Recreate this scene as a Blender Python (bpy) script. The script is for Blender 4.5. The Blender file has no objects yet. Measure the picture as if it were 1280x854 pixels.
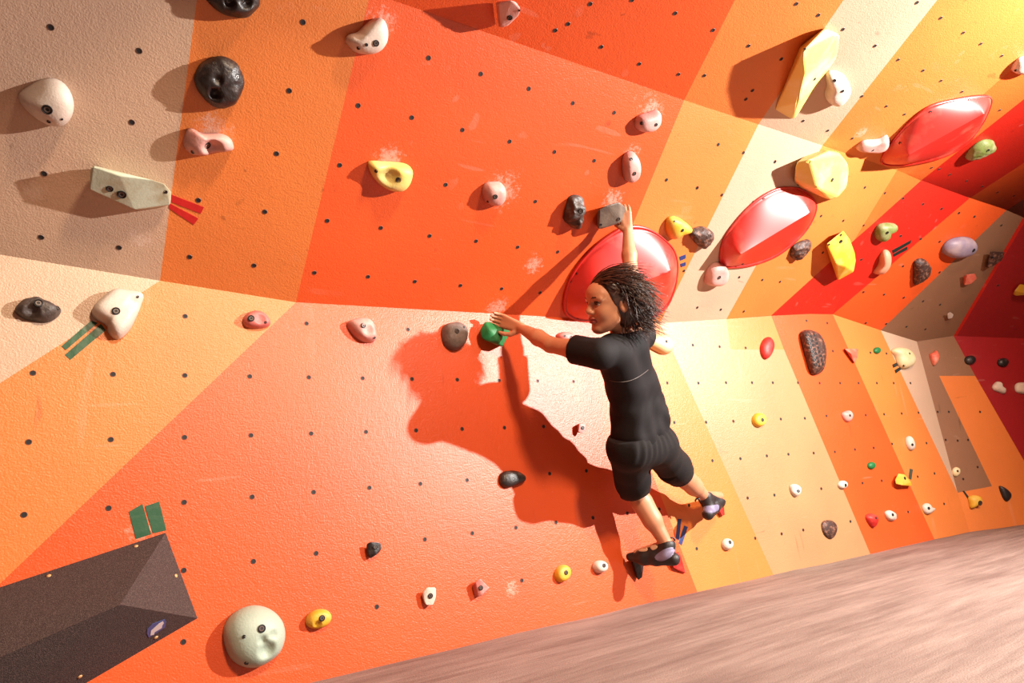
import bpy, bmesh, math, random
import numpy as np
from mathutils import Vector, Matrix, noise
from mathutils.bvhtree import BVHTree

random.seed(7)
SC = bpy.context.scene
COL = SC.collection

# ---------------------------------------------------------------- camera
# camera pose solved from the square 20 cm bolt-hole grid of the climbing wall
F = 850.0
CAM_H = 0.42
M = np.array([[0.83178, 0.04471, 0.55331], [-0.54293, 0.27318, 0.7941], [-0.11565, -0.96092, 0.2515]])
CAM = np.array([0.0, 0.0, CAM_H])
cd = bpy.data.cameras.new('camera')
cd.sensor_width = 36.0
cd.lens = F / 1280 * 36.0
cd.clip_start = 0.02
cam = bpy.data.objects.new('camera', cd)
COL.objects.link(cam)
r_, u_, b_ = M[:, 0], -M[:, 1], -M[:, 2]
cam.matrix_world = Matrix(((r_[0], u_[0], b_[0], 0), (r_[1], u_[1], b_[1], 0), (r_[2], u_[2], b_[2], CAM_H), (0, 0, 0, 1)))
SC.camera = cam

# ---------------------------------------------------------------- light
SC.view_settings.view_transform = 'Standard'
SC.view_settings.look = 'None'
SC.view_settings.gamma = 1.0
SC.view_settings.exposure = 0.14
SC.view_settings.use_curve_mapping = False
wd = bpy.data.worlds.new('world'); SC.world = wd; wd.use_nodes = True
wd.node_tree.nodes['Background'].inputs[0].default_value = (1.0, 0.13, 0.09, 1)
wd.node_tree.nodes['Background'].inputs[1].default_value = 0.13

def look(o, p, q):
    o.location = p
    o.rotation_euler = (Vector(q) - Vector(p)).to_track_quat('-Z', 'Y').to_euler()
kl = bpy.data.lights.new('key_flash', 'SPOT')
kl.energy = 1640; kl.color = (1.0, 0.955, 0.91); kl.shadow_soft_size = 0.035
kl.spot_size = math.radians(160); kl.spot_blend = 1.0
ko = bpy.data.objects.new('key_flash', kl); COL.objects.link(ko)
look(ko, (3.95, -0.8, 1.78), (0.7, 2.0, 0.95))
fl = bpy.data.lights.new('room_lamp', 'AREA')
fl.energy = 290; fl.color = (1.0, 0.74, 0.50); fl.size = 0.5
fo = bpy.data.objects.new('room_lamp', fl); COL.objects.link(fo)
look(fo, (1.3, -2.0, 3.4), (1.6, 2.3, 0.8))

# ---------------------------------------------------------------- helpers
def ray(x, y):
    return M @ np.array([(x - 640) / F, (y - 427) / F, 1.0])
def project(p):
    c = M.T @ (np.array(p) - CAM)
    return 640 + F * c[0] / c[2], 427 + F * c[1] / c[2]
PL = {}                                    # facet -> (unit normal pointing into the wall, offset)
def hit(k, x, y, h=0.0):                   # pixel -> point on facet k, lifted h metres off it
    n, d = PL[k]
    r = ray(x, y)
    return CAM + r * ((d - h - n @ CAM) / (n @ r))
def plane3(k, a, b, c):
    n = np.cross(b - a, c - a); n = n / np.linalg.norm(n)
    if n @ (a - CAM) < 0: n = -n
    PL[k] = (n, n @ a)
def raw(k, n, d):
    n = np.array(n); n = n / np.linalg.norm(n)
    PL[k] = (n, d + n @ CAM)
ALB = 0.64                                 # overall reflectance of paints, resins and cloth under the strong flash
def lin(c):
    return tuple(ALB * ((v / 255) / 12.92 if v / 255 <= 0.04045 else ((v / 255 + 0.055) / 1.055) ** 2.4) for v in c) + (1.0,)
def tag(o, label=None, cat=None, group=None, kind=None):
    if label: o['label'] = label
    if cat: o['category'] = cat
    if group: o['group'] = group
    if kind: o['kind'] = kind
    return o
def link(name, me, mats, parent=None, smooth=False):
    o = bpy.data.objects.new(name, me); COL.objects.link(o)
    for m in (mats if isinstance(mats, (list, tuple)) else [mats]): me.materials.append(m)
    if smooth:
        for p in me.polygons: p.use_smooth = True
    if parent: o.parent = parent
    return o
def from_bm(name, bm, mats, parent=None, smooth=False):
    me = bpy.data.meshes.new(name); bm.to_mesh(me); bm.free()
    return link(name, me, mats, parent, smooth)

# ---------------------------------------------------------------- facets of the wall
raw('L', (0, 1, 0), 2.3382)
raw('Bf', (-0.0255, 0.6519, 0.7578), 2.1292)
raw('Cf', (-0.027, 0.2497, 0.9679), 1.8353)
K1, K2 = (370, 378), (825, 404)
plane3('B', hit('L', *K1), hit('L', *K2), hit('Bf', 860, 126))
plane3('A', hit('L', 0, 318), hit('L', *K1), hit('B', 461, 0))
plane3('G', hit('L', *K2), hit('L', 966, 718), hit('B', 1012, 392.5))
plane3('C', hit('B', 490, 0), hit('B', 1121, 213), hit('Cf', 920, 0))
T, K3a, K3, K4, K5, K6 = (1121, 213), (1012, 392.5), (1041, 393), (1146, 427), (1192, 420), (1275, 423)
plane3('E0', hit('B', *T), hit('B', *K3a), hit('G', *K3))
plane3('E', hit('B', *T), hit('G', *K3), hit('G', *K4))
plane3('R', hit('G', *K4), hit('G', 1211, 662), hit('E', *K5))
plane3('Q', hit('R', *K5), hit('R', *K6), hit('E', 1279, 272))

# ---------------------------------------------------------------- materials
def nodes_mat(name):
    m = bpy.data.materials.new(name); m.use_nodes = True
    nt = m.node_tree; b = nt.nodes['Principled BSDF']
    return m, nt, b
def nd(nt, t, **kw):
    n = nt.nodes.new(t)
    for k, v in kw.items():
        if k.startswith('i_'):
            key = k[2:]
            n.inputs[int(key) if key.isdigit() else key].default_value = v
        else: setattr(n, k, v)
    return n
def math_node(nt, op, a, b=None, clamp=False):
    n = nt.nodes.new('ShaderNodeMath'); n.operation = op; n.use_clamp = clamp
    for i, v in enumerate((a, b)):
        if v is None: continue
        if isinstance(v, (int, float)): n.inputs[i].default_value = v
        else: nt.links.new(v, n.inputs[i])
    return n.outputs[0]
def ramp(nt, src, lo, hi, a=0.0, b=1.0):
    n = nt.nodes.new('ShaderNodeMapRange'); n.clamp = True
    nt.links.new(src, n.inputs[0])
    n.inputs[1].default_value = lo; n.inputs[2].default_value = hi; n.inputs[3].default_value = a; n.inputs[4].default_value = b
    return n.outputs[0]
def noise_tex(nt, vec, scale, detail=3, rough=0.55, mapscale=None, rot=None):
    if mapscale:
        mp = nt.nodes.new('ShaderNodeMapping'); nt.links.new(vec, mp.inputs[0]); mp.inputs['Scale'].default_value = mapscale
        if rot: mp.inputs['Rotation'].default_value = rot
        vec = mp.outputs[0]
    n = nt.nodes.new('ShaderNodeTexNoise'); nt.links.new(vec, n.inputs['Vector'])
    n.inputs['Scale'].default_value = scale; n.inputs['Detail'].default_value = detail; n.inputs['Roughness'].default_value = rough
    return n.outputs[0]
def mixc(nt, fac, a, b):
    n = nt.nodes.new('ShaderNodeMix'); n.data_type = 'RGBA'
    if isinstance(fac, (int, float)): n.inputs[0].default_value = fac
    else: nt.links.new(fac, n.inputs[0])
    for i, v in ((6, a), (7, b)):
        if isinstance(v, tuple): n.inputs[i].default_value = v
        else: nt.links.new(v, n.inputs[i])
    return n.outputs[2]

# chalk dust rubbed on the paint around the most used holds
CHALK = [('B', 487, 200, .07), ('B', 628, 238, .10), ('B', 812, 140, .08), ('B', 790, 195, .06), ('B', 765, 250, .07), ('A', 268, 165, .07),
         ('B', 476, 28, .06), ('B', 668, 330, .06), ('A', 60, 105, .05), ('B', 620, 385, .07), ('C', 1078, 165, .05), ('L', 640, 735, .04), ('A', 40, 240, .05), ('A', 175, 300, .05), ('L', 175, 663, .05)]
wg = bpy.data.node_groups.new('wall_wear', 'ShaderNodeTree')
wg.interface.new_socket('Chalk', in_out='OUTPUT', socket_type='NodeSocketFloat')
wg.interface.new_socket('Scuff', in_out='OUTPUT', socket_type='NodeSocketFloat')
wg.interface.new_socket('Height', in_out='OUTPUT', socket_type='NodeSocketFloat')
wg.interface.new_socket('Tone', in_out='OUTPUT', socket_type='NodeSocketFloat')
go = wg.nodes.new('NodeGroupOutput'); tc = wg.nodes.new('ShaderNodeTexCoord'); V = tc.outputs['Object']
sp = noise_tex(wg, V, 70, 4, 0.75)
ray_n = noise_tex(wg, V, 16, 3, 0.6)
acc = None
for k, x, y, rad in CHALK:
    vm = wg.nodes.new('ShaderNodeVectorMath'); vm.operation = 'DISTANCE'
    wg.links.new(V, vm.inputs[0]); vm.inputs[1].default_value = tuple(hit(k, x, y))
    m_ = ramp(wg, vm.outputs['Value'], 0.0, rad * 1.25, 1.0, 0.0)
    acc = m_ if acc is None else math_node(wg, 'MAXIMUM', acc, m_)
c1 = math_node(wg, 'ADD', sp, math_node(wg, 'MULTIPLY', ray_n, 0.35))
c2 = math_node(wg, 'ADD', c1, math_node(wg, 'MULTIPLY', acc, 0.42))
chalk = math_node(wg, 'MULTIPLY', ramp(wg, c2, 0.86, 1.08), ramp(wg, acc, 0.0, 0.35), True)
s3 = ramp(wg, noise_tex(wg, V, 2.4, 1, 0.4, (7, 7, 0.8), (0.0, -0.35, 0.0)), 0.715, 0.74)
s4 = ramp(wg, noise_tex(wg, V, 3.4, 1, 0.4, (0.9, 4, 9), (0.0, 0.7, 0.0)), 0.725, 0.745)
brk2 = ramp(wg, noise_tex(wg, V, 2.1, 3, 0.6, (1, 1, 1), (1, 0.4, 2)), 0.46, 0.60)
scr = math_node(wg, 'MULTIPLY', math_node(wg, 'MAXIMUM', s3, s4), math_node(wg, 'MULTIPLY', brk2, 0.08))
spk = ramp(wg, noise_tex(wg, V, 95, 2, 0.6), 0.74, 0.80, 0.0, 0.5)
wg.links.new(math_node(wg, 'MAXIMUM', scr, math_node(wg, 'MAXIMUM', math_node(wg, 'MULTIPLY', chalk, 0.42), math_node(wg, 'MULTIPLY', spk, 0.5))), go.inputs['Chalk'])
s1 = ramp(wg, noise_tex(wg, V, 3.0, 2, 0.5, (9, 9, 1.2), (0.0, 0.5, 0.0)), 0.69, 0.75)
s2 = ramp(wg, noise_tex(wg, V, 5.0, 2, 0.6, (1.4, 3, 10), (0.0, -0.5, 0.0)), 0.70, 0.76)
brk = ramp(wg, noise_tex(wg, V, 3.0, 3, 0.6), 0.5, 0.62)
wg.links.new(math_node(wg, 'MULTIPLY', math_node(wg, 'MAXIMUM', s1, s2), math_node(wg, 'MULTIPLY', brk, 0.55)), go.inputs['Scuff'])
hn = math_node(wg, 'ADD', noise_tex(wg, V, 190, 2, 0.6), math_node(wg, 'MULTIPLY', noise_tex(wg, V, 45, 2, 0.5), 0.5))
wg.links.new(hn, go.inputs['Height'])
wg.links.new(noise_tex(wg, V, 2.2, 3, 0.5), go.inputs['Tone'])

def paint(name, c, rough=0.4, bump=0.42):
    m, nt, b = nodes_mat(name)
    g = nt.nodes.new('ShaderNodeGroup'); g.node_tree = wg
    base = lin(c); dark = tuple(v * 0.86 for v in base[:3]) + (1,); scuffc = tuple(v * 0.35 for v in base[:3]) + (1,)
    col = mixc(nt, ramp(nt, g.outputs['Tone'], 0.3, 0.7), dark, base)
    col = mixc(nt, g.outputs['Scuff'], col, scuffc)
    col = mixc(nt, g.outputs['Chalk'], col, lin((250, 222, 205)))
    nt.links.new(col, b.inputs['Base Color'])
    b.inputs['Roughness'].default_value = rough
    bp = nt.nodes.new('ShaderNodeBump'); bp.inputs['Strength'].default_value = bump; bp.inputs['Distance'].default_value = 0.0035
    nt.links.new(g.outputs['Height'], bp.inputs['Height']); nt.links.new(bp.outputs[0], b.inputs['Normal'])
    return m
ORANGE = paint('orange_paint', (250, 141, 68))
REDOR = paint('red_orange_paint', (250, 97, 38))
RED = paint('red_paint', (222, 42, 26))
CRIM = paint('crimson_paint', (176, 36, 40))
BEIGE = paint('beige_paint', (224, 187, 158))
TAN = paint('tan_paint', (206, 152, 106))
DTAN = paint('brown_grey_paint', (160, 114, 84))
PAINTS = [ORANGE, REDOR, RED, CRIM, BEIGE, TAN, DTAN]
O_, RO, RD, CR, BE, TN, DT = range(7)

def simple(name, c, rough=0.5, bump=0.0, bscale=80, var=0.0, vscale=12, c2=None, spec=0.5, mottle=None):
    m, nt, b = nodes_mat(name)
    tcn = nt.nodes.new('ShaderNodeTexCoord'); v = tcn.outputs['Object']
    base = lin(c)
    if var or c2:
        other = lin(c2) if c2 else tuple(x * (1 - var) for x in base[:3]) + (1,)
        lo, hi = mottle or (0.35, 0.65)
        col = mixc(nt, ramp(nt, noise_tex(nt, v, vscale, 4, 0.6), lo, hi), base, other)
        nt.links.new(col, b.inputs['Base Color'])
    else: b.inputs['Base Color'].default_value = base
    b.inputs['Roughness'].default_value = rough
    b.inputs['Specular IOR Level'].default_value = spec
    if bump:
        bp = nt.nodes.new('ShaderNodeBump'); bp.inputs['Strength'].default_value = bump; bp.inputs['Distance'].default_value = 0.004
        nt.links.new(noise_tex(nt, v, bscale, 3, 0.6), bp.inputs['Height']); nt.links.new(bp.outputs[0], b.inputs['Normal'])
    return m
HOLE = simple('bolt_hole_black', (14, 7, 6), 0.7)
RIM = simple('bolt_rim_metal', (96, 62, 50), 0.45)

# ---------------------------------------------------------------- wall facets with their painted fields (pixel outlines cast onto each facet)
def acx(x):                                # fold between facet A and the roof facet C, as an image line
    (n1, d1), (n2, d2) = PL['A'], PL['C']
    m_ = M.T @ (n1 / (d1 - n1 @ CAM) - n2 / (d2 - n2 @ CAM))
    return 427 + F * (-(m_[0] * (x - 640) / F + m_[2]) / m_[1])
J = (463, acx(463))
FIELDS = {
 'wall_lower': [('L', BE, [(200, 351), (-420, 250), (-420, 748)]),
                ('L', O_, [(200, 351), (-420, 748), (-420, 1129), K1]),
                ('L', RO, [K1, (-420, 1129), (400, 1000), (905, 828), (742, 399.3)]),
                ('L', O_, [(742, 399.3), (905, 828), (1010, 815), K2])],
 'wall_lower_right': [('G', TN, [K2, (1010, 815), (1150, 840), (980, 437), (913, 437), (908, 399)]),
                ('G', O_, [(908, 399), (913, 437), (980, 437), (964, 394.5)]),
                ('G', RO, [(964, 394.5), (980, 437), (1150, 840), (1240, 834), K3, K3a]),
                ('G', O_, [K3, (1240, 834), (1257, 833), (1211, 662), (1197, 616), (1101, 413)]),
                ('G', BE, [(1101, 413), (1197, 616), K4])],
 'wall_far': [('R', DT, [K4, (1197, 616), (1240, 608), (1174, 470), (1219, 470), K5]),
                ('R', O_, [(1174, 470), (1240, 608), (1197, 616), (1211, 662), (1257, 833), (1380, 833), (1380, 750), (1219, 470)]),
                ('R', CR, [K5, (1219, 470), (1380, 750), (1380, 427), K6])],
 'wall_upper_left': [('A', BE, [(200, 351), (246, 0), (272, acx(272)), (-420, acx(-420)), (-420, 250)]),
                ('A', O_, [(200, 351), K1, J, (272, acx(272)), (246, 0)])],
 'wall_upper': [('B', RO, [K1, J, (855, 125.5), (742, 399.3)]),
                ('B', O_, [(742, 399.3), (855, 125.5), (948, 155.6), K2]),
                ('B', BE, [K2, (948, 155.6), (1028, 182), (908, 399)]),
                ('B', O_, [(908, 399), (1028, 182), T, (1068, 300), (964, 394.5)]),
                ('B', RD, [(964, 394.5), (1068, 300), K3a])],
 'wall_upper_right': [('E0', O_, [T, (1091, 280), (1068, 300)]), ('E0', RD, [(1068, 300), (1091, 280), K3, K3a]),
                ('E', O_, [T, (1151, 226), (1091, 280)]), ('E', RD, [(1091, 280), (1151, 226), (1212, 248), K3]),
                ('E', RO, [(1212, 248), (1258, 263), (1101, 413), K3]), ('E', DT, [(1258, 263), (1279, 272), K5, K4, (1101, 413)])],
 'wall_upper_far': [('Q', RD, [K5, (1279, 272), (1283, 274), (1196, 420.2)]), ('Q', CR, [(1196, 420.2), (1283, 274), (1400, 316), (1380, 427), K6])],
 'wall_overhang': [('C', RO, [J, (330, -220), (1030, -220), (855, 125.5)]), ('C', O_, [(855, 125.5), (1030, -220), (1205, -220), (948, 155.6)]),
                ('C', BE, [(948, 155.6), (1205, -220), (1345, -220), (1028, 182)]), ('C', O_, [(1028, 182), (1345, -220), (1500, -120), T]),
                ('C', O_, [T, (1500, -120), (1500, -50), (1151, 226)]), ('C', RD, [(1151, 226), (1500, -50), (1500, 60), (1212, 248)]),
                ('C', RO, [(1212, 248), (1500, 60), (1500, 110), (1258, 263)]), ('C', DT, [(1258, 263), (1500, 110), (1500, 200), (1400, 316), (1283, 274), (1279, 272)])],
}
# the orange field under the roof's red stripe is a deeper orange
ORANGE2 = paint('deep_orange_paint', (249, 116, 48)); PAINTS.append(ORANGE2)
FIELDS['wall_overhang'][4] = ('C', 7, FIELDS['wall_overhang'][4][2])
FIELDS['wall_upper_right'][0] = ('E0', 7, FIELDS['wall_upper_right'][0][2]); FIELDS['wall_upper_right'][2] = ('E', 7, FIELDS['wall_upper_right'][2][2])
WALLS = {}
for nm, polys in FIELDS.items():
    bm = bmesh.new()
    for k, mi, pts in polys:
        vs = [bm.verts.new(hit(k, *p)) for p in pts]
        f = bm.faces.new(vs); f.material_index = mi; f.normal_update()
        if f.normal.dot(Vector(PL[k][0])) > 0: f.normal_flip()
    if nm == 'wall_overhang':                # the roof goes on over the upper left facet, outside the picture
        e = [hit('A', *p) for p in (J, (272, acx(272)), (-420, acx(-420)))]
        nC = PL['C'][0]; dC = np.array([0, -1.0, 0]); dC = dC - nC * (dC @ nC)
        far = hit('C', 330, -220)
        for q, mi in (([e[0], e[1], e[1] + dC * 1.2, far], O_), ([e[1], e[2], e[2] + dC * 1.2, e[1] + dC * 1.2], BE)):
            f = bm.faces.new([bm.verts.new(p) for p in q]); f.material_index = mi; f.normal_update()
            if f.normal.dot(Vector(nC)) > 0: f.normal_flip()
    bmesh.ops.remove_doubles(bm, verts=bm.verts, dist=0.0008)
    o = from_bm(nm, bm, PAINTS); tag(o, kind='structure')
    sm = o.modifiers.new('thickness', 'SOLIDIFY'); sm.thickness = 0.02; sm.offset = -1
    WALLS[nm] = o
WALL_OF = {'L': 'wall_lower', 'G': 'wall_lower_right', 'R': 'wall_far', 'A': 'wall_upper_left', 'B': 'wall_upper', 'E0': 'wall_upper_right', 'E': 'wall_upper_right', 'Q': 'wall_upper_far', 'C': 'wall_overhang'}

# ---------------------------------------------------------------- bolt holes (square 20 cm grid, plus those read off the photograph)
HP = {k: [] for k in WALLS}
def inside(pt, poly):
    x, y = pt; r = False
    for i in range(len(poly)):
        (x1, y1), (x2, y2) = poly[i - 1], poly[i]
        if (y1 > y) != (y2 > y) and x < (x2 - x1) * (y - y1) / (y2 - y1) + x1: r = not r
    return r
def facet_at(x, y):
    for nm, polys in FIELDS.items():
        for k, mi, pts in polys:
            if inside((x, y), pts): return nm, k
    return None, None
def add_hole(x, y):
    nm, k = facet_at(x, y)
    if k: HP[nm].append((hit(k, x, y), k))
t_, u2, v2 = np.array([0.1398, 2.3382, 0.7669 + CAM_H]), np.array([.2, 0, 0]), np.array([0, 0, -.2])
for i in range(-3, 13):
    for j in range(0, 6):
        p = t_ + i * u2 + j * v2
        if p[2] > 0.05 and (i, j) not in ((9, 5), (11, 5)):
            x, y = project(p)
            nm, k = facet_at(x, y)
            if k == 'L': HP[nm].append((p, k))
t_, u2, v2 = np.array([-0.055, 1.8126, 1.3541 + CAM_H]), np.array([0.19968, -0.00619, -0.00942]), np.array([-0.00146, 0.15155, -0.13051])
for i in range(-2, 4):
    for j in range(-1, 4):
        if (i, j) in ((0, 1), (2, 0), (2, 1)): continue
        x, y = project(t_ + i * u2 + j * v2)
        if facet_at(x, y)[1] == 'A': add_hole(x, y)
LIST = [(873,479),(907.5,478.5),(940,478.5),(882.5,528),(916.7,526.7),(890.5,576),(925.5,573.5),(958.5,570),(934.5,622.7),(968,619),(944,673),(977,667.5),(866,431.5),(899.5,433.5),(932,435),
 (966,478.5),(997.5,478.5),(1024.5,479),(1050,479),(1073,479),(1096,479),(1117,479),(1138,479),(976,524),(1006,523),(1033,520),(1082,519),(1105,518),(1127,517),(1148,516),(985.5,568),(1017,566.5),(1043.5,565),(1068.6,562),(1004,662.7),(1063,652),(1026.5,611),(1078,604),
 (1008,401),(1034,404),(1088,441),(1108,442),(1041,439),(1115,555),(1092,560),(1158,554),(1147,596),(1168,592),(1102,601),(1180,630),(1135,640),(1172,515),(1186,515),(1182,550),(1197,551),(1204,599),(1222,584),(1210,550),(1225,515),
 (393,341),(460,346),(518.5,352),(575.5,357),(627,361),(675,366),(409,276),(476,285),(537,295),(595,301.5),(647,309),(697,315),(424.7,206.5),(447.7,132),(514.7,147),(578,162.5),(637,177),(693,190),(742.6,201),(557,231),(669,252),(535.7,72.5),(601,92.5),(661,111),(716,129),(767.6,141),
 (694,38),(751.5,58.7),(799,80),(848,93),(737.7,5),(790,0),(843.8,16.7),(710,30)]
def crop(x0, y0, s, pts): return [(x0 + x / s, y0 + y / s) for x, y in pts]
LIST += crop(860, 0, 3.048, [(95,115),(230,175),(355,225),(245,345),(220,378),(412,15),(496,58),(590,112),(712,175),(800,228),(895,269),(963,308),(1043,350),(662,367),(755,405),(824,436),(438,461),(532,498),(872,10),(962,69),(1048,125),(1115,167),(1195,213),(1187,420),(625,528),(62,288),(115,551),(211,582),(331,616),(35,715)])
LIST += crop(820, 200, 3.88, [(50,97),(200,136),(319,170),(470,205),(577,9),(135,538),(403,569),(515,582),(601,591),(200,716),(314,726),(425,735)])
LIST += crop(1000, 160, 4.57, [(370,340),(485,372),(589,402),(120,503),(247,530),(363,557),(130,712),(703,435),(808,462),(908,486),(996,507),(1150,556),(575,617),(690,634),(797,650),(588,790),(797,825),(750,228),(795,235),(855,267),(952,302),(1040,335),(1128,368),(1222,388)])
LIST += crop(1000, 300, 4.57, [(362,298),(480,312),(592,330),(703,350),(800,370),(375,475),(492,480),(608,496),(716,510),(1130,260),(350,112)])
for p in LIST: add_hole(*p)
for nm, ps in HP.items():
    bm = bmesh.new()
    for p, k in ps:
        n = Vector(PL[k][0]); q = n.to_track_quat('Z', 'Y').to_matrix()
        p = Vector(p)
        def ringv(r, h): return [bm.verts.new(p - n * h + q @ Vector((r * math.cos(a), r * math.sin(a), 0))) for a in [2 * math.pi * i / 12 for i in range(12)]]
        r0, r1, r2, r3 = ringv(0.0086, 0.0002), ringv(0.0078, 0.0012), ringv(0.0064, 0.0012), ringv(0.0060, 0.0003)
        for a, b2, mi in ((r0, r1, 1), (r1, r2, 1), (r2, r3, 0)):
            for i in range(12):
                f = bm.faces.new((a[i], b2[i], b2[i - 1], a[i - 1])); f.material_index = mi
        f = bm.faces.new(r3); f.material_index = 0
    bmesh.ops.recalc_face_normals(bm, faces=bm.faces)
    o = from_bm('bolt_holes', bm, [HOLE, RIM], WALLS[nm]); tag(o, kind='stuff')

# ---------------------------------------------------------------- floor mat
m, nt, b = nodes_mat('mat_carpet')
tcn = nt.nodes.new('ShaderNodeTexCoord'); v = tcn.outputs['Object']
n1 = noise_tex(nt, v, 2.0, 5, 0.62, (0.7, 3.2, 1)); n2 = noise_tex(nt, v, 5.0, 5, 0.65, (0.5, 5.0, 1), (0, 0, 0.06)); n3 = noise_tex(nt, v, 260, 2, 0.6)
f1 = ramp(nt, math_node(nt, 'ADD', math_node(nt, 'MULTIPLY', n1, 0.6), math_node(nt, 'MULTIPLY', n2, 0.4)), 0.38, 0.62)
col = mixc(nt, f1, lin((128, 108, 100)), lin((176, 158, 148)))
col = mixc(nt, math_node(nt, 'MULTIPLY', n3, 0.35), col, lin((86, 70, 66)))
nt.links.new(col, b.inputs['Base Color']); b.inputs['Roughness'].default_value = 0.8
bp = nt.nodes.new('ShaderNodeBump'); bp.inputs['Strength'].default_value = 0.5; bp.inputs['Distance'].default_value = 0.01
nt.links.new(math_node(nt, 'ADD', n2, math_node(nt, 'MULTIPLY', n3, 0.4)), bp.inputs['Height']); nt.links.new(bp.outputs[0], b.inputs['Normal'])
MATC = m
bm = bmesh.new()
NX, NY = 90, 60
X0, X1, Y0, Y1 = -4.0, 9.0, -4.0, 2.42
grid = []
for i in range(NX + 1):
    rowv = []
    for j in range(NY + 1):
        x = X0 + (X1 - X0) * i / NX; y = Y0 + (Y1 - Y0) * j / NY
        z = 0.006 * noise.noise((x * 0.9, y * 0.9, 0.3)) + 0.003 * noise.noise((x * 2.5, y * 4, 1.3))
        if y > 2.0: z += 0.004 * noise.noise((x * 3, 0, 5))
        rowv.append(bm.verts.new((x, y, z)))
    grid.append(rowv)
for i in range(NX):
    for j in range(NY): bm.faces.new((grid[i][j], grid[i + 1][j], grid[i + 1][j + 1], grid[i][j + 1]))
o = from_bm('floor', bm, MATC, smooth=True); tag(o, kind='structure')

# ================================================================ HOLDS
def local_frame(k):
    n = -Vector(PL[k][0])                                    # out of the wall
    up = Vector((0, 0, 1)); up = (up - n * up.dot(n)).normalized()
    return n, up.cross(n).normalized() * -1, up
def resample(pts, N, smooth):
    P = [Vector(p) for p in pts]; n = len(P); out = []
    if smooth:
        dense = []
        for i in range(n):
            a, b2, c, d = P[i - 1], P[i], P[(i + 1) % n], P[(i + 2) % n]
            for s in range(12):
                t = s / 12
                dense.append(0.5 * ((2 * b2) + (c - a) * t + (2 * a - 5 * b2 + 4 * c - d) * t * t + (3 * b2 - a - 3 * c + d) * t ** 3))
    else:
        dense = []
        for i in range(n):
            for s in range(12): dense.append(P[i].lerp(P[(i + 1) % n], s / 12))
    L = [0]
    for i in range(len(dense)): L.append(L[-1] + (dense[(i + 1) % len(dense)] - dense[i]).length)
    j = 0
    for i in range(N):
        t = L[-1] * i / N
        while L[j + 1] < t: j += 1
        f = (t - L[j]) / max(1e-9, L[j + 1] - L[j])
        out.append(dense[j].lerp(dense[(j + 1) % len(dense)], f))
    return out
def ell(cx, cy, rx, ry, rot=0, n=10, sq=2.0):
    o = []
    a0 = math.radians(rot)
    for i in range(n):
        a = 2 * math.pi * i / n
        x = rx * math.copysign(abs(math.cos(a)) ** (2 / sq), math.cos(a)); y = ry * math.copysign(abs(math.sin(a)) ** (2 / sq), math.sin(a))
        o.append((cx + x * math.cos(a0) - y * math.sin(a0), cy + x * math.sin(a0) + y * math.cos(a0)))
    return o
BOLTM = [simple('bolt_socket_black', (16, 9, 8), 0.6), simple('bolt_head_steel', (105, 88, 80), 0.35)]
def place_bolts(o, bvh, k, bolts, small='screw_hole'):
    """sunk bolt sockets and screw holes, cast onto the finished hold body"""
    for i, (px, py, rp) in enumerate(bolts):
        r = ray(px, py); d = Vector(r).normalized()
        loc, nor, idx, dist = bvh.ray_cast(Vector(CAM), d)
        if loc is None: continue
        if nor.dot(d) > 0: nor = -nor
        rad = rp * dist / F * 0.95
        ax = (nor * 0.7 - Vector(PL[k][0]) * 0.3).normalized()
        q = ax.to_track_quat('Z', 'Y').to_matrix()
        bm = bmesh.new(); seg = 14
        def rg(rr, h): return [bm.verts.new(loc + ax * h + q @ Vector((rr * math.cos(2 * math.pi * t / seg), rr * math.sin(2 * math.pi * t / seg), 0))) for t in range(seg)]
        hh = rad * 0.22
        a, b2, c, e, f_ = rg(rad, -rad * 0.6), rg(rad, hh), rg(rad * 0.86, hh * 1.15), rg(rad * 0.80, hh * 0.2), None
        loops = [(a, b2, 0), (b2, c, 0), (c, e, 0)]
        if rp > 2.2:
            g1, g2 = rg(rad * 0.62, hh * 0.5), rg(rad * 0.36, hh * 0.5); g3 = rg(rad * 0.32, hh * 0.1)
            loops += [(e, g1, 0), (g1, g2, 1), (g2, g3, 0)]; last = g3
        else: last = e
        for A_, B_, mi in loops:
            for t in range(seg):
                f = bm.faces.new((A_[t], B_[t], B_[t - 1], A_[t - 1])); f.material_index = mi
        bm.faces.new(last)
        bmesh.ops.recalc_face_normals(bm, faces=bm.faces)
        from_bm('bolt' if rp > 2.2 else small, bm, BOLTM, o)
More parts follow.
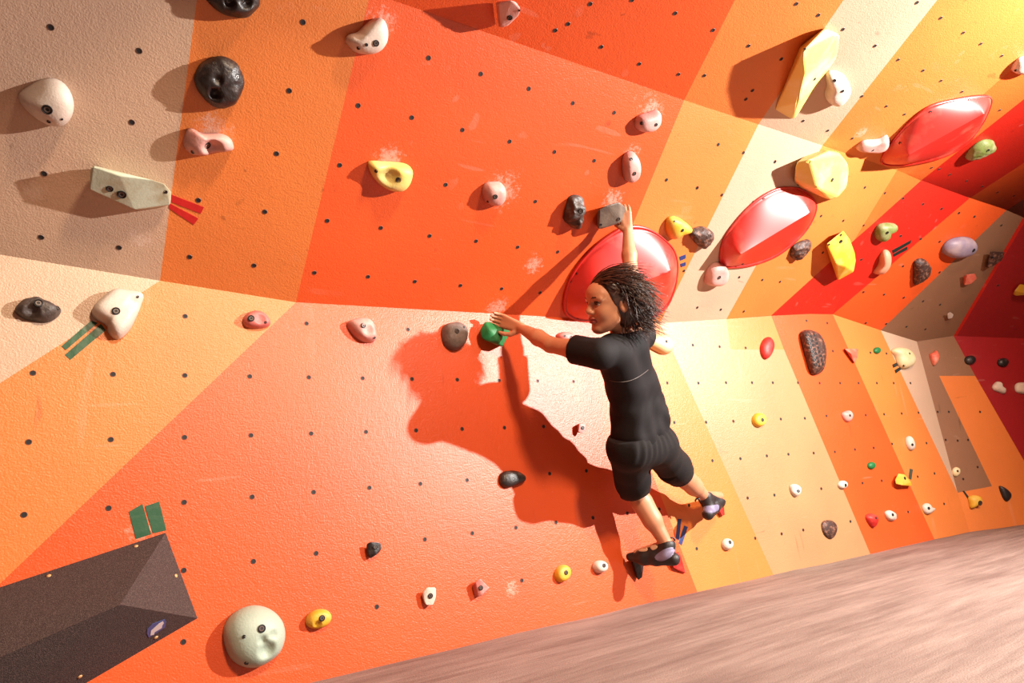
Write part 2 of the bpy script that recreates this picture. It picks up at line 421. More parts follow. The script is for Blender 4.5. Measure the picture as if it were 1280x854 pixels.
def dome_bm(k, outline, h, N=36, R=14, e1=0.75, e2=0.9, apex=(0, 0), lump=0, lscale=30, dents=(), smooth=True, lift=0.4, flat=0.0, ridge=None, rim=0.0, seed=0):
    """body lofted from its outline on the wall up to a rounded crown"""
    n, tu, tv = local_frame(k)
    pts = [hit(k, x, y, h * lift) for x, y in outline]
    o0 = Vector(hit(k, *np.mean(outline, axis=0)))
    P2 = [((Vector(p) - o0).dot(tu), (Vector(p) - o0).dot(tv)) for p in pts]
    c2 = resample([(x, y, 0) for x, y in P2], N, smooth)
    cx = sum(v.x for v in c2) / N; cy = sum(v.y for v in c2) / N
    ext = max(math.hypot(v.x - cx, v.y - cy) for v in c2)
    bm = bmesh.new(); rings = []
    prof = []
    if rim: prof += [(1.0, 0.0), (1.0, rim * 0.7), (0.985, rim), (0.94, rim * 1.02), (0.925, rim * 0.75)]
    base = 0.92 if rim else 1.0
    seg2 = None
    if ridge:
        q = [Vector(hit(k, ridge[i], ridge[i + 1], h)) - o0 for i in (0, 2)]
        seg2 = [Vector((a.dot(tu), a.dot(tv), 0)) for a in q]
        for i in range(R):
            s = 1 - i / R
            prof.append((base * s, (rim * 0.75 if rim else 0) + (h - (rim * 0.75 if rim else 0)) * (1 - s) ** 0.8))
    for i in range(0 if ridge else R):
        th = (math.pi / 2) * i / R
        prof.append((base * (math.cos(th) ** e1), (rim * 0.75 if rim else 0) + (h - (rim * 0.75 if rim else 0)) * (math.sin(th) ** e2)))
    for s, z in prof:
        ring = []
        zf = z / h
        for v in c2:
            if seg2:
                ab = seg2[1] - seg2[0]; tt = max(0, min(1, (v - seg2[0]).dot(ab) / ab.length_squared)); cpt = seg2[0] + ab * tt
                ring.append([cpt.x + (v.x - cpt.x) * s, cpt.y + (v.y - cpt.y) * s, z]); continue
            x = cx + (v.x - cx) * s + apex[0] * ext * zf; y = cy + (v.y - cy) * s + apex[1] * ext * zf
            ring.append([x, y, z])
        rings.append(ring)
    top = [cx + apex[0] * ext, cy + apex[1] * ext, h]
    allp = [p for r in rings for p in r] + [top]
    dl = []
    for px, py, rp, dep in dents:
        q = Vector(hit(k, px, py, h * 0.7)) - o0
        q2 = Vector(hit(k, px + rp, py, h * 0.7)) - o0
        dl.append((q.dot(tu), q.dot(tv), (q2 - q).length, dep))
    vs = []
    for x, y, z in allp:
        w = o0 + tu * x + tv * y
        if lump and z > 0.001:
            nn = noise.noise_vector((w + n * z + Vector((seed * 3.1, 0, 0))) * lscale) * lump
            rr = noise.noise((w + n * z) * lscale * 2.3 + Vector((seed, 5, 1))) * lump * 0.6
            x += nn.x; y += nn.y; z = max(0.0, z + (nn.z + rr) * min(1, z / (0.3 * h)))
        for dx, dy, dr, dep in dl:
            dd = math.hypot(x - dx, y - dy) / dr
            if dd < 1: z -= dep * (1 - dd * dd) ** 1.5 * min(1, z / (0.25 * h))
        if flat and z > flat * h: z = flat * h + (z - flat * h) * 0.25
        vs.append(bm.verts.new(o0 + tu * x + tv * y + n * max(z, 0.0)))
    nr = len(rings)
    for i in range(nr - 1):
        for j in range(N):
            a, b2 = vs[i * N + j], vs[i * N + (j + 1) % N]; c, d = vs[(i + 1) * N + (j + 1) % N], vs[(i + 1) * N + j]
            bm.faces.new((a, b2, c, d))
    if seg2:
        bm.verts.remove(vs[-1]); topv = []
        for v in c2:
            ab = seg2[1] - seg2[0]; tt = max(0, min(1, (v - seg2[0]).dot(ab) / ab.length_squared)); cpt = seg2[0] + ab * tt
            topv.append(bm.verts.new(o0 + tu * cpt.x + tv * cpt.y + n * h))
        for j in range(N): bm.faces.new((vs[(nr - 1) * N + j], vs[(nr - 1) * N + (j + 1) % N], topv[(j + 1) % N], topv[j]))
    else:
        for j in range(N): bm.faces.new((vs[(nr - 1) * N + j], vs[(nr - 1) * N + (j + 1) % N], vs[-1]))
    bm.faces.new([vs[j] for j in range(N)][::-1])
    if seg2: bmesh.ops.remove_doubles(bm, verts=bm.verts, dist=0.0004)
    bmesh.ops.recalc_face_normals(bm, faces=bm.faces)
    return bm
def hull_bm(k, pts, bevel=0.003):
    """faceted body: hull of points given as pixel + height off the wall"""
    bm = bmesh.new()
    for x, y, h in pts: bm.verts.new(hit(k, x, y, h))
    r = bmesh.ops.convex_hull(bm, input=bm.verts)
    bmesh.ops.delete(bm, geom=[g for g in r['geom_interior'] if isinstance(g, bmesh.types.BMVert)], context='VERTS')
    loose = [v for v in bm.verts if not v.link_faces]
    bmesh.ops.delete(bm, geom=loose, context='VERTS')
    bmesh.ops.dissolve_limit(bm, angle_limit=math.radians(6), verts=bm.verts, edges=bm.edges)
    if bevel: bmesh.ops.bevel(bm, geom=list(bm.edges), offset=bevel, segments=2, affect='EDGES', clamp_overlap=True, profile=0.5)
    bmesh.ops.recalc_face_normals(bm, faces=bm.faces)
    return bm
def finish(name, k, bm, mat, label, cat, group=None, bolts=(), smooth=True):
    bvh = BVHTree.FromBMesh(bm)
    o = from_bm(name, bm, mat, None, smooth)
    tag(o, label, cat, group)
    place_bolts(o, bvh, k, bolts)
    return o
def hold(k, outline, h, mat, label, bolts=(), name='climbing_hold', cat='climbing hold', group=None, **kw):
    return finish(name, k, dome_bm(k, outline, h, **kw), mat, label, cat, group, bolts)
def fhold(k, pts, mat, label, bolts=(), bevel=0.003, name='climbing_hold', cat='climbing hold', group=None):
    return finish(name, k, hull_bm(k, pts, bevel), mat, label, cat, group, bolts, smooth=False)

def plastic(name, c, c2=None, rough=0.5, lo=0.45, hi=0.75, sc=14): return simple(name, c, rough, 0.25, 160, 0.0, sc, c2 or tuple(int(v * 0.85) for v in c), 0.4, (lo, hi))
WHITE = plastic('chalked_white_resin', (236, 222, 208), (222, 200, 184))
PINK = plastic('chalked_pink_resin', (232, 178, 168), (214, 140, 132))
ROSE = plastic('rose_resin', (222, 120, 112), (238, 178, 168))
REDH = plastic('red_resin', (206, 40, 34), (222, 86, 74))
YELL = plastic('yellow_resin', (240, 184, 52), (244, 206, 110))
PYEL = plastic('chalked_yellow_resin', (246, 216, 110), (248, 232, 170), sc=6)
CREAM = plastic('cream_resin', (240, 214, 160), (246, 228, 190))
BLACK = simple('black_resin', (40, 33, 33), 0.42, 0.5, 110, 0, 26, (92, 76, 68), 0.5, (0.55, 0.75))
CHAR = simple('charcoal_resin', (74, 62, 58), 0.5, 0.5, 110, 0, 26, (112, 96, 88), 0.5, (0.5, 0.75))
GREY = simple('grey_resin', (136, 118, 110), 0.55, 0.4, 110, 0, 20, (104, 88, 82), 0.4)
TAUPE = simple('taupe_resin', (128, 112, 98), 0.55, 0.3, 110, 0, 20, (104, 90, 80), 0.4)
BROWN = simple('speckled_brown_resin', (70, 44, 36), 0.55, 0.6, 120, 0, 60, (150, 104, 84), 0.4, (0.5, 0.66))
GREEN = plastic('green_resin', (30, 120, 62), (40, 142, 80))
DGREEN = plastic('dark_green_resin', (28, 64, 34))
PGREEN = plastic('pale_green_resin', (184, 202, 184), (198, 212, 196), sc=8)
MINT = simple('mint_and_sand_resin', (206, 216, 192), 0.5, 0.2, 160, 0, 9, (170, 150, 104), 0.4, (0.5, 0.78))
OLIVE = plastic('chalked_green_resin', (128, 142, 70), (190, 178, 140))
LILAC = plastic('lilac_resin', (150, 132, 150), (196, 170, 166), sc=8)
PEACH = plastic('peach_resin', (240, 168, 132))
CORAL = plastic('coral_resin', (236, 108, 84), (246, 160, 130))
REDG = simple('red_fibreglass', (230, 36, 24), 0.42, 0.0, 80, 0, 4, (240, 120, 98), 0.8, (0.54, 0.8))
CARPET = simple('gritty_black_texture', (74, 58, 56), 0.85, 1.0, 420, 0, 300, (116, 96, 90), 0.3, (0.45, 0.7))
HC, VC = 'climbing hold', 'climbing volume'

# ---- roof facet
fhold('C', [(619, 2, 0), (623, 34, 0), (623, 4, .05), (626, 35, .045), (640, 0, .06), (652, 12, .06), (649, 20, .055), (645, 2, .04), (636, 32, .045)], PINK,
      'pink wedge hold on the red-orange field of the roof above the fold', [(637, 22, 3.5), (649, 13, 1.5)], 0.005)
fhold('C', [(968, 137, 0), (988, 149, 0), (994, 148, 0), (1000, 58, 0), (1032, 34, 0), (1050, 44, 0), (1046, 72, 0), (1003, 64, .075), (1006, 92, .085), (997, 128, .075), (1030, 36, .02), (1047, 42, .02)], PYEL,
      'long yellow wedge volume with a chalk-white face on the roof', [(1006, 62, 1.6), (1018, 99, 2.0)], 0.006, 'climbing_volume', VC)
hold('C', [(1034, 95), (1045, 92), (1058, 98), (1064, 112), (1058, 125), (1048, 133), (1037, 130), (1033, 120), (1036, 110)], .05, WHITE,
     'white pocketed hold beside the long yellow wedge volume', [(1043, 101, 2.0), (1053, 114, 2.0)], e1=0.5)
hold('C', [(1071, 187), (1080, 178), (1098, 176), (1110, 171), (1112, 180), (1108, 187), (1095, 191), (1080, 190)], .035, PINK,
     'flat pink ledge hold at the fold below the beige roof field', [(1091, 188, 1.6)], e1=0.45, dents=[(1095, 186, 9, .008)])
hold('C', [(1104, 208), (1108, 193), (1122, 175), (1142, 153), (1165, 136), (1200, 127), (1228, 123), (1242, 125), (1241, 137), (1230, 160), (1212, 183), (1185, 199), (1155, 207), (1125, 211)], .10, REDG,
     'large red teardrop dome volume on the roof above the green-tipped hold', [(1163, 140, 1.5), (1212, 125, 1.5), (1125, 179, 1.5)], 'climbing_volume', VC, N=64, R=22, lift=0.25, rim=.012, ridge=(1136, 194, 1230, 142))
hold('C', [(1208, 199), (1215, 188), (1224, 181), (1234, 177), (1244, 179), (1245, 187), (1236, 192), (1226, 196), (1216, 200)], .045, OLIVE,
     'green and chalky grey hold on the roof below the red dome volume', [(1235, 188, 1.6)], lump=.006)
hold('C', [(1266, 90), (1272, 78), (1282, 73), (1294, 76), (1292, 88), (1280, 93)], .04, WHITE, 'white hold on the deep orange roof stripe above the red dome volume', [(1270, 88, 1.6)])

# ---- upper left facet
hold('A', [(258, -2), (266, -22), (295, -32), (320, -22), (326, -5), (322, 12), (306, 23), (285, 21), (268, 12)], .05, BLACK,
     'black pocketed round hold above the other black round hold', [(286, 1, 4), (303, 1, 3)], lump=.006, lscale=26, dents=[(308, 3, 9, .02), (287, 2, 9, .02)], N=48, R=18)
hold('A', [(243, 100), (249, 84), (262, 75), (280, 73), (296, 82), (305, 98), (304, 115), (296, 130), (280, 138), (264, 133), (251, 120)], .052, BLACK,
     'black rock-like round hold with pockets above the pink jug hold', [(272, 98, 5), (297, 96, 3), (268, 79, 2.4)], lump=.005, lscale=28, dents=[(269, 117, 10, .022), (272, 98, 8, .01)], N=48, R=18, seed=3)
hold('A', [(20, 122), (36, 109), (55, 101), (72, 103), (84, 114), (89, 130), (86, 146), (76, 157), (62, 159), (45, 152), (28, 138)], .062, WHITE,
     'smooth white egg-shaped hold on the beige field', [(59, 137, 5), (61, 152, 2), (77, 149, 1.5)], apex=(-.32, -.02), e1=0.8, e2=0.85, N=44, lift=.45)
hold('A', [(229, 180), (234, 164), (241, 163), (252, 168), (275, 169), (288, 175), (292, 187), (286, 190), (270, 193), (250, 196), (236, 193)], .045, PINK,
     'pink finger-jug hold with a deep lip below the black round hold', [(259, 182, 4.2), (241, 190, 2.3)], e1=0.5, dents=[(266, 185, 14, .03), (240, 190, 7, .008)], N=48, R=18, apex=(-.1, .1))
fhold('A', [(113, 212, .05), (112, 236, .055), (118, 207, .02), (130, 210, 0), (116, 208, .065), (114, 238, .055), (140, 250, .05), (168, 262, .04), (150, 220, .07), (190, 225, .055), (206, 230, .045), (214, 240, .03), (213, 256, .025), (200, 260, 0), (180, 262, 0), (214, 242, 0), (125, 230, 0), (170, 258, 0)], MINT,
      'long pale green and sand sloper hold with red tape at its end', [(152, 243, 5), (137, 236, 3.8), (207, 240, 2.2)], 0.010)

# ---- upper facet
hold('B', [(434, 54), (437, 46), (448, 43), (457, 34), (468, 26), (480, 25), (486, 38), (485, 54), (476, 66), (462, 70), (446, 67)], .052, WHITE,
     'cream kidney-shaped jug hold beside the fold to the roof', [(470, 54, 3.8), (448, 60, 2.2), (458, 56, 2.0)], apex=(.05, .1), e1=0.55, dents=[(446, 40, 10, .02)], N=48, R=18)
hold('B', [(463, 204), (480, 204), (505, 206), (515, 211), (517, 218), (513, 231), (505, 239), (493, 240), (480, 235), (469, 225), (463, 213)], .05, PYEL,
     'yellow jug hold with a chalked lip on the red-orange field', [(498, 225, 3.4), (470, 214, 2.2)], e1=0.5, dents=[(484, 220, 16, .025)], N=48, R=18)
hold('B', [(605, 240), (609, 231), (618, 229), (628, 230), (633, 238), (632, 250), (626, 257), (617, 258), (608, 253)], .045, PINK,
     'small round pink hold in a burst of chalk', [(619, 246, 3.2), (610, 252, 1.8)])
hold('B', [(796, 156), (799, 147), (812, 142), (824, 139), (827, 146), (825, 156), (817, 164), (806, 166), (799, 163)], .045, PINK,
     'small pink hold with chalk dust above it, high beside the orange stripe', [(820, 156, 2.2), (802, 154, 2.2)], e1=0.6)
hold('B', [(781, 200), (785, 193), (793, 191), (800, 198), (802, 210), (799, 222), (791, 228), (784, 226), (781, 215)], .05, PINK,
     'upright pinkish white pinch hold below the other pink hold by the orange stripe', [(789, 199, 2.0), (793, 217, 2.6)], e1=0.5, apex=(.1, -.1))
hold('B', [(708, 270), (711, 258), (714, 249), (722, 246), (730, 250), (732, 259), (729, 269), (727, 281), (722, 287), (713, 283), (707, 276)], .055, CHAR,
     'dark grey knobbly hold beside the grey block in the child\'s raised hand', [(726, 264, 3.4), (723, 280, 2)], lump=.007, lscale=40, dents=[(724, 252, 7, .01), (717, 276, 5, .008)], N=44, R=18)
fhold('B', [(746, 264, .0), (746, 284, .0), (748, 263, .06), (747, 286, .055), (752, 287, .06), (760, 256, .07), (775, 252, .07), (776, 278, .075), (782, 258, .05), (782, 276, .05), (764, 256, 0), (780, 274, 0)], TAUPE,
      'grey block hold gripped by the child\'s raised hand', [(751, 281, 1.8), (773, 274, 2.4)], 0.008)
hold('B', [(708, 392), (709, 368), (720, 342), (742, 314), (766, 295), (788, 285), (812, 287), (833, 300), (847, 316), (851, 338), (847, 364), (836, 388), (815, 403), (780, 408), (745, 407), (720, 403)], .125, REDG,
     'large red dome volume right behind the child\'s head', [(721, 342, 1.5), (714, 352, 1.6), (722, 398, 1.6)], 'climbing_volume', VC, N=72, R=26, lift=0.22, rim=.014, ridge=(752, 372, 838, 339))
hold('B', [(834, 283), (837, 274), (846, 272), (856, 277), (866, 286), (864, 291), (852, 295), (842, 300), (836, 294)], .045, YELL,
     'small yellow hold between the red dome behind the child and a dark lumpy hold', [(853, 288, 2.2), (843, 277, 1.5)])
hold('B', [(862, 292), (870, 287), (881, 285), (891, 290), (893, 298), (887, 307), (880, 312), (872, 306)], .045, BROWN,
     'dark lumpy hold touching the small yellow hold', [(884, 294, 2.4)], lump=.006, lscale=45, N=40)
hold('B', [(883, 350), (887, 338), (895, 331), (904, 331), (910, 337), (909, 350), (901, 357), (891, 358), (884, 356)], .05, PINK,
     'small pink hold on the beige stripe under the tip of a red dome', [(899, 347, 2.5)], e1=0.5)
hold('B', [(903, 325), (908, 302), (924, 278), (946, 255), (968, 241), (986, 236), (1006, 238), (1022, 250), (1025, 264), (1016, 285), (1000, 304), (974, 324), (944, 335), (916, 338), (906, 334)], .115, REDG,
     'large red teardrop dome volume on the beige stripe below the rounded yellow volume', [(955, 249, 1.5), (928, 330, 1.6)], 'climbing_volume', VC, N=64, R=24, lift=0.25, rim=.012, ridge=(926, 318, 1012, 266))
fhold('B', [(993, 228, 0), (994, 208, .0), (1004, 196, .0), (1030, 187, .0), (1048, 190, .02), (1058, 202, .03), (1061, 215, .03), (1058, 234, .02), (1046, 247, .0), (1000, 235, 0), (993, 224, .05), (996, 203, .06), (1012, 200, .11), (1036, 188, .07), (1050, 193, .07), (1060, 207, .06), (1059, 228, .06), (1048, 246, .07), (1036, 250, .06), (1022, 235, .11), (1004, 234, .06)], PYEL,
      'rounded pale yellow volume touching the red dome on the beige stripe', [(1040, 225, 2.4), (1060, 222, 1.6), (998, 231, 1.3)], 0.008, 'climbing_volume', VC)
hold('B', [(990, 318), (993, 309), (1003, 303), (1013, 301), (1013, 309), (1006, 319), (997, 326), (991, 323)], .04, BROWN,
     'dark stone-like hold just under the red teardrop dome on the orange field', [], lump=.006, lscale=45)
fhold('B', [(1032, 308, 0), (1033, 305, .05), (1053, 289, .0), (1054, 288, .05), (1063, 300, .04), (1069, 316, .04), (1070, 325, .03), (1067, 340, .06), (1047, 351, .05), (1046, 332, .02), (1058, 334, .10), (1035, 313, .05), (1045, 330, .09), (1047, 340, 0), (1066, 338, 0)], YELL,
      'pointed yellow prism volume at the edge of the red stripe', [(1051, 294, 1.5), (1051, 302, 2.2), (1036, 306, 1.5)], 0.006, 'climbing_volume', VC)

# ---- upper right facet
hold('E', [(1096, 297), (1097, 286), (1103, 281), (1114, 280), (1122, 282), (1121, 287), (1113, 291), (1111, 298), (1103, 303)], .045, OLIVE,
     'chalky green hold on the red stripe above the black tape strips', [(1109, 291, 1.8)], e1=0.55)
hold('E', [(1094, 342), (1100, 333), (1103, 320), (1108, 314), (1114, 316), (1115, 325), (1112, 335), (1105, 343), (1099, 344)], .05, PEACH,
     'peach crescent hold at the end of the black tape strips', [], apex=(.1, 0))
hold('E', [(1144, 356), (1144, 340), (1144, 330), (1150, 325), (1158, 326), (1164, 334), (1163, 343), (1156, 351), (1148, 356)], .045, BROWN,
     'dark brown lumpy upright hold on the red-orange stripe', [], lump=.007, lscale=45)
hold('E', [(1180, 316), (1184, 306), (1194, 300), (1208, 298), (1219, 301), (1223, 309), (1218, 317), (1206, 322), (1190, 323)], .06, LILAC,
     'smooth lilac oval hold on the red-orange stripe', [(1217, 313, 2.0)])
fhold('E', [(1232, 334, 0), (1234, 334, .03), (1237, 318, .0), (1238, 314, .03), (1256, 315, .04), (1252, 326, .03), (1240, 334, .04), (1255, 320, 0)], BROWN,
      'speckled brown block hold at the edge of the crimson field', [(1240, 322, 1.5)])
fhold('E', [(1204, 354, 0), (1204, 346, .0), (1208, 343, .03), (1219, 342, .03), (1221, 348, .03), (1214, 355, .03), (1206, 357, .02), (1218, 350, 0)], CORAL, 'small coral hold on the brown stripe below the lilac oval', [])
fhold('E', [(1184, 396, 0), (1184, 392, .02), (1188, 390, .025), (1192, 393, .025), (1190, 398, .02), (1185, 399, .015), (1191, 396, 0)], WHITE, 'tiny white cube foothold on the brown stripe near the crimson edge', [])
fhold('Q', [(1266, 368, 0), (1268, 364, .03), (1275, 355, .03), (1290, 358, .03), (1290, 368, .03), (1270, 370, .02), (1284, 366, 0)], YELL, 'orange-yellow wedge hold on the crimson overhang', [])

# ---- lower facet
hold('L', [(18, 386), (27, 374), (38, 371), (47, 370), (55, 374), (66, 378), (76, 386), (72, 394), (60, 401), (44, 400), (28, 396)], .045, CHAR,
     'dark grey fish-shaped hold on the beige field', [(48, 379, 4.4), (72, 385, 2.4)], lump=.004, dents=[(40, 390, 12, .02)], N=48, R=18, e1=.6)
hold('L', [(115, 388), (120, 378), (140, 362), (158, 362), (179, 367), (177, 380), (171, 395), (163, 410), (152, 421), (143, 421), (135, 412), (134, 405), (120, 396)], .06, WHITE,
     'large pinkish white plate hold above two green tape strips', [(145, 389, 4.4), (172, 371, 1.6)], e1=0.4, e2=.8, dents=[(168, 380, 12, .012), (134, 410, 8, .02)], N=52, R=18)
hold('L', [(305, 396), (311, 390), (322, 388), (333, 393), (339, 403), (334, 408), (322, 410), (309, 408), (304, 402)], .035, ROSE,
     'small rose hold with a chalked lip beside the diagonal paint edge', [(314, 398, 4.0), (332, 403, 1.6)], e1=.5, dents=[(325, 400, 8, .008)])
hold('L', [(435, 404), (440, 399), (455, 397), (465, 401), (470, 412), (471, 423), (467, 427), (456, 426), (444, 418)], .05, PINK,
     'pale pink teardrop hold just below the fold', [(454, 407, 3.4), (468, 422, 1.8)], e1=.6, dents=[(459, 414, 8, .01)], N=44)
hold('L', [(554, 412), (558, 405), (570, 402), (580, 405), (585, 414), (584, 425), (578, 434), (568, 437), (558, 431), (554, 421)], .045, GREY,
     'round grey hold next to the green hold in the child\'s grip', [(571, 414, 3.2), (580, 409, 1.5)], e1=.5, N=44, lump=.002)
fhold('L', [(601, 418, 0), (600, 412, .04), (606, 402, .05), (610, 403, 0), (632, 405, .0), (634, 404, .05), (638, 416, .05), (628, 434, .05), (612, 427, .06), (602, 424, .04), (626, 433, 0), (634, 418, 0), (612, 412, .075), (628, 412, .08), (622, 426, .075)], GREEN,
      'green block hold gripped by the child\'s lower hand', [(625, 417, 2.8)], 0.005)
hold('L', [(697, 419), (702, 415), (712, 415), (719, 419), (718, 425), (709, 428), (701, 425)], .03, ROSE, 'small rose hold below the red dome, beside the child\'s sleeve', [(714, 422, 2.3), (706, 420, 1.5)])
hold('L', [(808, 424), (814, 420), (826, 418), (838, 423), (843, 432), (840, 440), (831, 442), (820, 437), (811, 431)], .05, CREAM,
     'pale yellow oval hold behind the child\'s hair', [(833, 427, 2.0)], e1=.6)
hold('L', [(625, 600), (628, 591), (640, 588), (650, 590), (658, 596), (656, 602), (645, 607), (634, 610), (627, 606)], .03, BLACK, 'smooth black hold lying in the child\'s shadow', [], e1=.6)
fhold('L', [(721, 536, 0), (722, 530, .0), (722, 541, 0), (728, 529, .03), (732, 532, .035), (732, 538, .035), (728, 542, .03), (724, 530, .03), (723, 540, .025)], PINK, 'tiny pink peg foothold beside the child\'s shirt', [(728.5, 535, 2.3)], .002)
fhold('L', [(457, 688, 0), (458, 680, .02), (463, 677, .03), (476, 678, .03), (477, 686, .03), (470, 694, .03), (462, 699, .015), (475, 690, 0), (460, 692, .02)], BLACK, 'small black pyramid foothold alone on the red-orange field', [(469, 684, 3)])
fhold('L', [(527, 745, 0), (528, 741, .02), (533, 734, .03), (545, 734, .03), (545, 746, .03), (541, 757, .025), (532, 757, .02), (544, 750, 0), (530, 752, .02)], WHITE, 'white faceted foothold beside the red-sided one', [(538, 745, 3.2)])
fhold('L', [(590, 732, 0), (592, 744, 0), (594, 729, .03), (598, 747, .025), (600, 723, .035), (612, 735, .035), (603, 744, .035), (611, 737, 0), (600, 725, 0)], ROSE, 'rose triangular foothold with a red side near the mat', [(601, 735, 3.0)])
hold('L', ell(704, 717, 9, 11.5, 25), .03, YELL, 'yellow stepped disc foothold under the child\'s shadow', [(707.5, 716, 2.8)], e1=.35, e2=1.3)
hold('L', ell(751, 708.5, 8.5, 8, 0), .035, WHITE, 'round white foothold beside the yellow stepped disc', [(755, 707, 2.5)], e1=.6)
hold('L', [(281, 794), (286, 776), (300, 763), (320, 757), (340, 762), (354, 776), (358, 795), (352, 815), (338, 828), (320, 836), (302, 833), (288, 820)], .085, PGREEN,
     'large pale green ball hold with a carved swirl near the mat', [(327, 786, 4.6), (308, 829, 2.4), (305, 796, 2)], e1=.85, e2=.85, N=64, R=26, lift=.35, dents=[(332, 812, 13, .022), (326, 800, 7, .012), (340, 794, 8, .006)])
hold('L', ell(399, 774, 16.5, 12, -20), .035, YELL, 'yellow oval foothold beside the pale green ball hold', [(402.5, 773, 3.6)], e1=.5, dents=[(396, 781, 6, .012)])
hold('L', ell(910, 680.5, 6.2, 7.5, 0), .03, WHITE, 'small white foothold below the child\'s trailing foot', [(912.5, 678, 2.2)])
fhold('L', [(788, 700, 0), (803, 700, 0), (790, 696, .05), (806, 696, .05), (798, 726, .015), (803, 722, .03), (795, 722, .0), (801, 704, .055)], BLACK, 'black pointed foothold under the child\'s left shoe', [(801, 716, 1.4)], .003)
fhold('L', [(836, 694, 0), (848, 690, 0), (838, 694, .035), (850, 692, .035), (857, 716, .012), (854, 718, 0), (842, 710, .02)], REDH, 'red pointed foothold below the pair of blue tape strips', [], .002)
fhold('L', [(892, 632, 0), (904, 630, 0), (894, 630, .03), (905, 634, .03), (906, 644, .012), (899, 645, 0), (903, 645, .02)], REDH, 'small red foothold under the child\'s right shoe', [], .002)

# ---- lower right facet
hold('G', ell(949.5, 525, 8, 9, 0), .03, YELL, 'yellow stepped disc foothold on the tan field', [(953, 525, 2.3)], e1=.35, e2=1.3)
hold('G', [(952, 434), (956, 424), (963, 421), (968, 430), (965, 443), (959, 449), (954, 445)], .035, REDH, 'red upright hold at the edge of the tan and red-orange fields', [])
_bm = dome_bm('G', [(1004, 421), (1006, 413), (1016, 412), (1027, 418), (1034, 434), (1034, 453), (1030, 465), (1018, 467), (1011, 448)], .06, N=56, R=22, e1=.5, apex=(.2, 0))
_bvh = BVHTree.FromBMesh(_bm)
_o = finish('climbing_hold', 'G', _bm, BROWN, 'dark crescent hold covered in dimples on the red-orange stripe', HC)
place_bolts(_o, _bvh, 'G', [(1009 + i * 4.4 + j * 1.5, 419 + j * 5.2 + (i % 2) * 2, 1.7) for i in range(3) for j in range(8)], 'dimple')
fhold('G', [(1055, 436, 0), (1073, 437, .0), (1056, 436, .02), (1072, 436, .03), (1072, 446, .03), (1068, 454, .015), (1069, 453, 0), (1064, 442, .035)], CORAL, 'coral triangular hold on the red-orange and orange edge', [])
hold('G', ell(1097, 438, 4.2, 4.2), .02, GREEN, 'tiny green knob foothold below the orange fold', [])
hold('G', [(1117, 438), (1124, 434), (1136, 437), (1144, 448), (1142, 457), (1131, 461), (1125, 455), (1122, 446)], .05, CREAM, 'pale yellow curved hold with two dark green tape strips', [(1130, 457, 1.3), (1137, 442, 1.2)], e1=.6)
hold('G', [(1054, 516), (1062, 513), (1066, 519), (1064, 526), (1059, 527), (1055, 522)], .03, PINK, 'small pink foothold on the red-orange stripe', [(1062.5, 519.5, 1.5)])
hold('G', [(1134, 548), (1138, 545), (1142, 552), (1143, 561), (1139, 563), (1135, 557)], .03, WHITE, 'white bone-shaped foothold on the orange stripe', [(1140.5, 556, 1.5)])
hold('G', ell(1090, 582, 4.6, 4.8), .02, GREEN, 'small green teardrop foothold on the red-orange stripe', [])
fhold('G', [(1119, 604, 0), (1119, 600, .03), (1123, 592, .03), (1131, 593, .04), (1139, 603, .04), (1140, 608, .03), (1128, 607, .045), (1120, 605, .03), (1137, 606, 0), (1122, 594, 0)], YELL, 'orange-yellow half-dome foothold beside a grey tape strip', [(1131, 598, 1.7)])
hold('G', [(989, 607), (995, 605), (1001, 610), (1000, 618), (995, 621), (990, 615)], .03, WHITE, 'white cleft foothold on the scuffed tan field', [(998, 614, 1.8)], dents=[(994, 612, 3, .008)])
hold('G', ell(1054, 606, 5.5, 5.3), .025, WHITE, 'small white foothold on the tan and red-orange edge', [(1057, 606.5, 1.8)])
hold('G', [(1028, 656), (1032, 651), (1041, 651), (1047, 658), (1045, 669), (1039, 674), (1031, 668)], .022, BROWN, 'flat dark brown hold near the mat on the tan field', [])
hold('G', [(1084, 645), (1090, 642), (1097, 646), (1097, 655), (1092, 659), (1086, 653)], .03, REDH, 'red lumpy foothold near the mat', [(1095, 648, 1.5)], lump=.004)
hold('G', [(1108, 640), (1114, 638), (1119, 643), (1119, 650), (1113, 651), (1109, 646)], .03, WHITE, 'white foothold beside the red lumpy foothold', [(1116, 643.5, 1.6)], lump=.003)
hold('G', [(1155, 632), (1160, 629), (1164, 634), (1169, 636), (1166, 640), (1160, 643), (1156, 639)], .03, WHITE, 'white duck-shaped foothold on the orange stripe near the mat', [(1161, 635.5, 1.6)])

# ---- far facet
hold('R', [(1163, 443), (1168, 440), (1171, 438), (1174, 445), (1172, 454), (1168, 457), (1165, 451)], .03, CORAL, 'coral upright hold on the brown lower field', [], lump=.003)
hold('R', ell(1213.5, 450, 6.5, 5.8), .03, BLACK, 'black knob hold straddling the brown and crimson edge', [(1217, 449, 1.3)])
hold('R', ell(1254.5, 453, 6.5, 5.6), .03, BLACK, 'black knob hold inside the crimson lower field', [(1255, 452, 1.3)])
hold('R', [(1242, 482), (1247, 477), (1251, 478), (1253, 483), (1258, 487), (1256, 492), (1249, 490), (1243, 487)], .03, WHITE, 'white bone-shaped hold on the crimson lower field', [], lump=.003)
hold('R', [(1270, 482), (1275, 478), (1284, 479), (1290, 486), (1284, 492), (1272, 490)], .03, WHITE, 'chunky white hold beside the white bone-shaped hold', [], lump=.003)
hold('R', [(1191, 588), (1195, 584), (1200, 586), (1200, 592), (1196, 596), (1192, 594)], .02, CREAM, 'small cream foothold on the brown lower field', [(1197, 589, 1.2)])
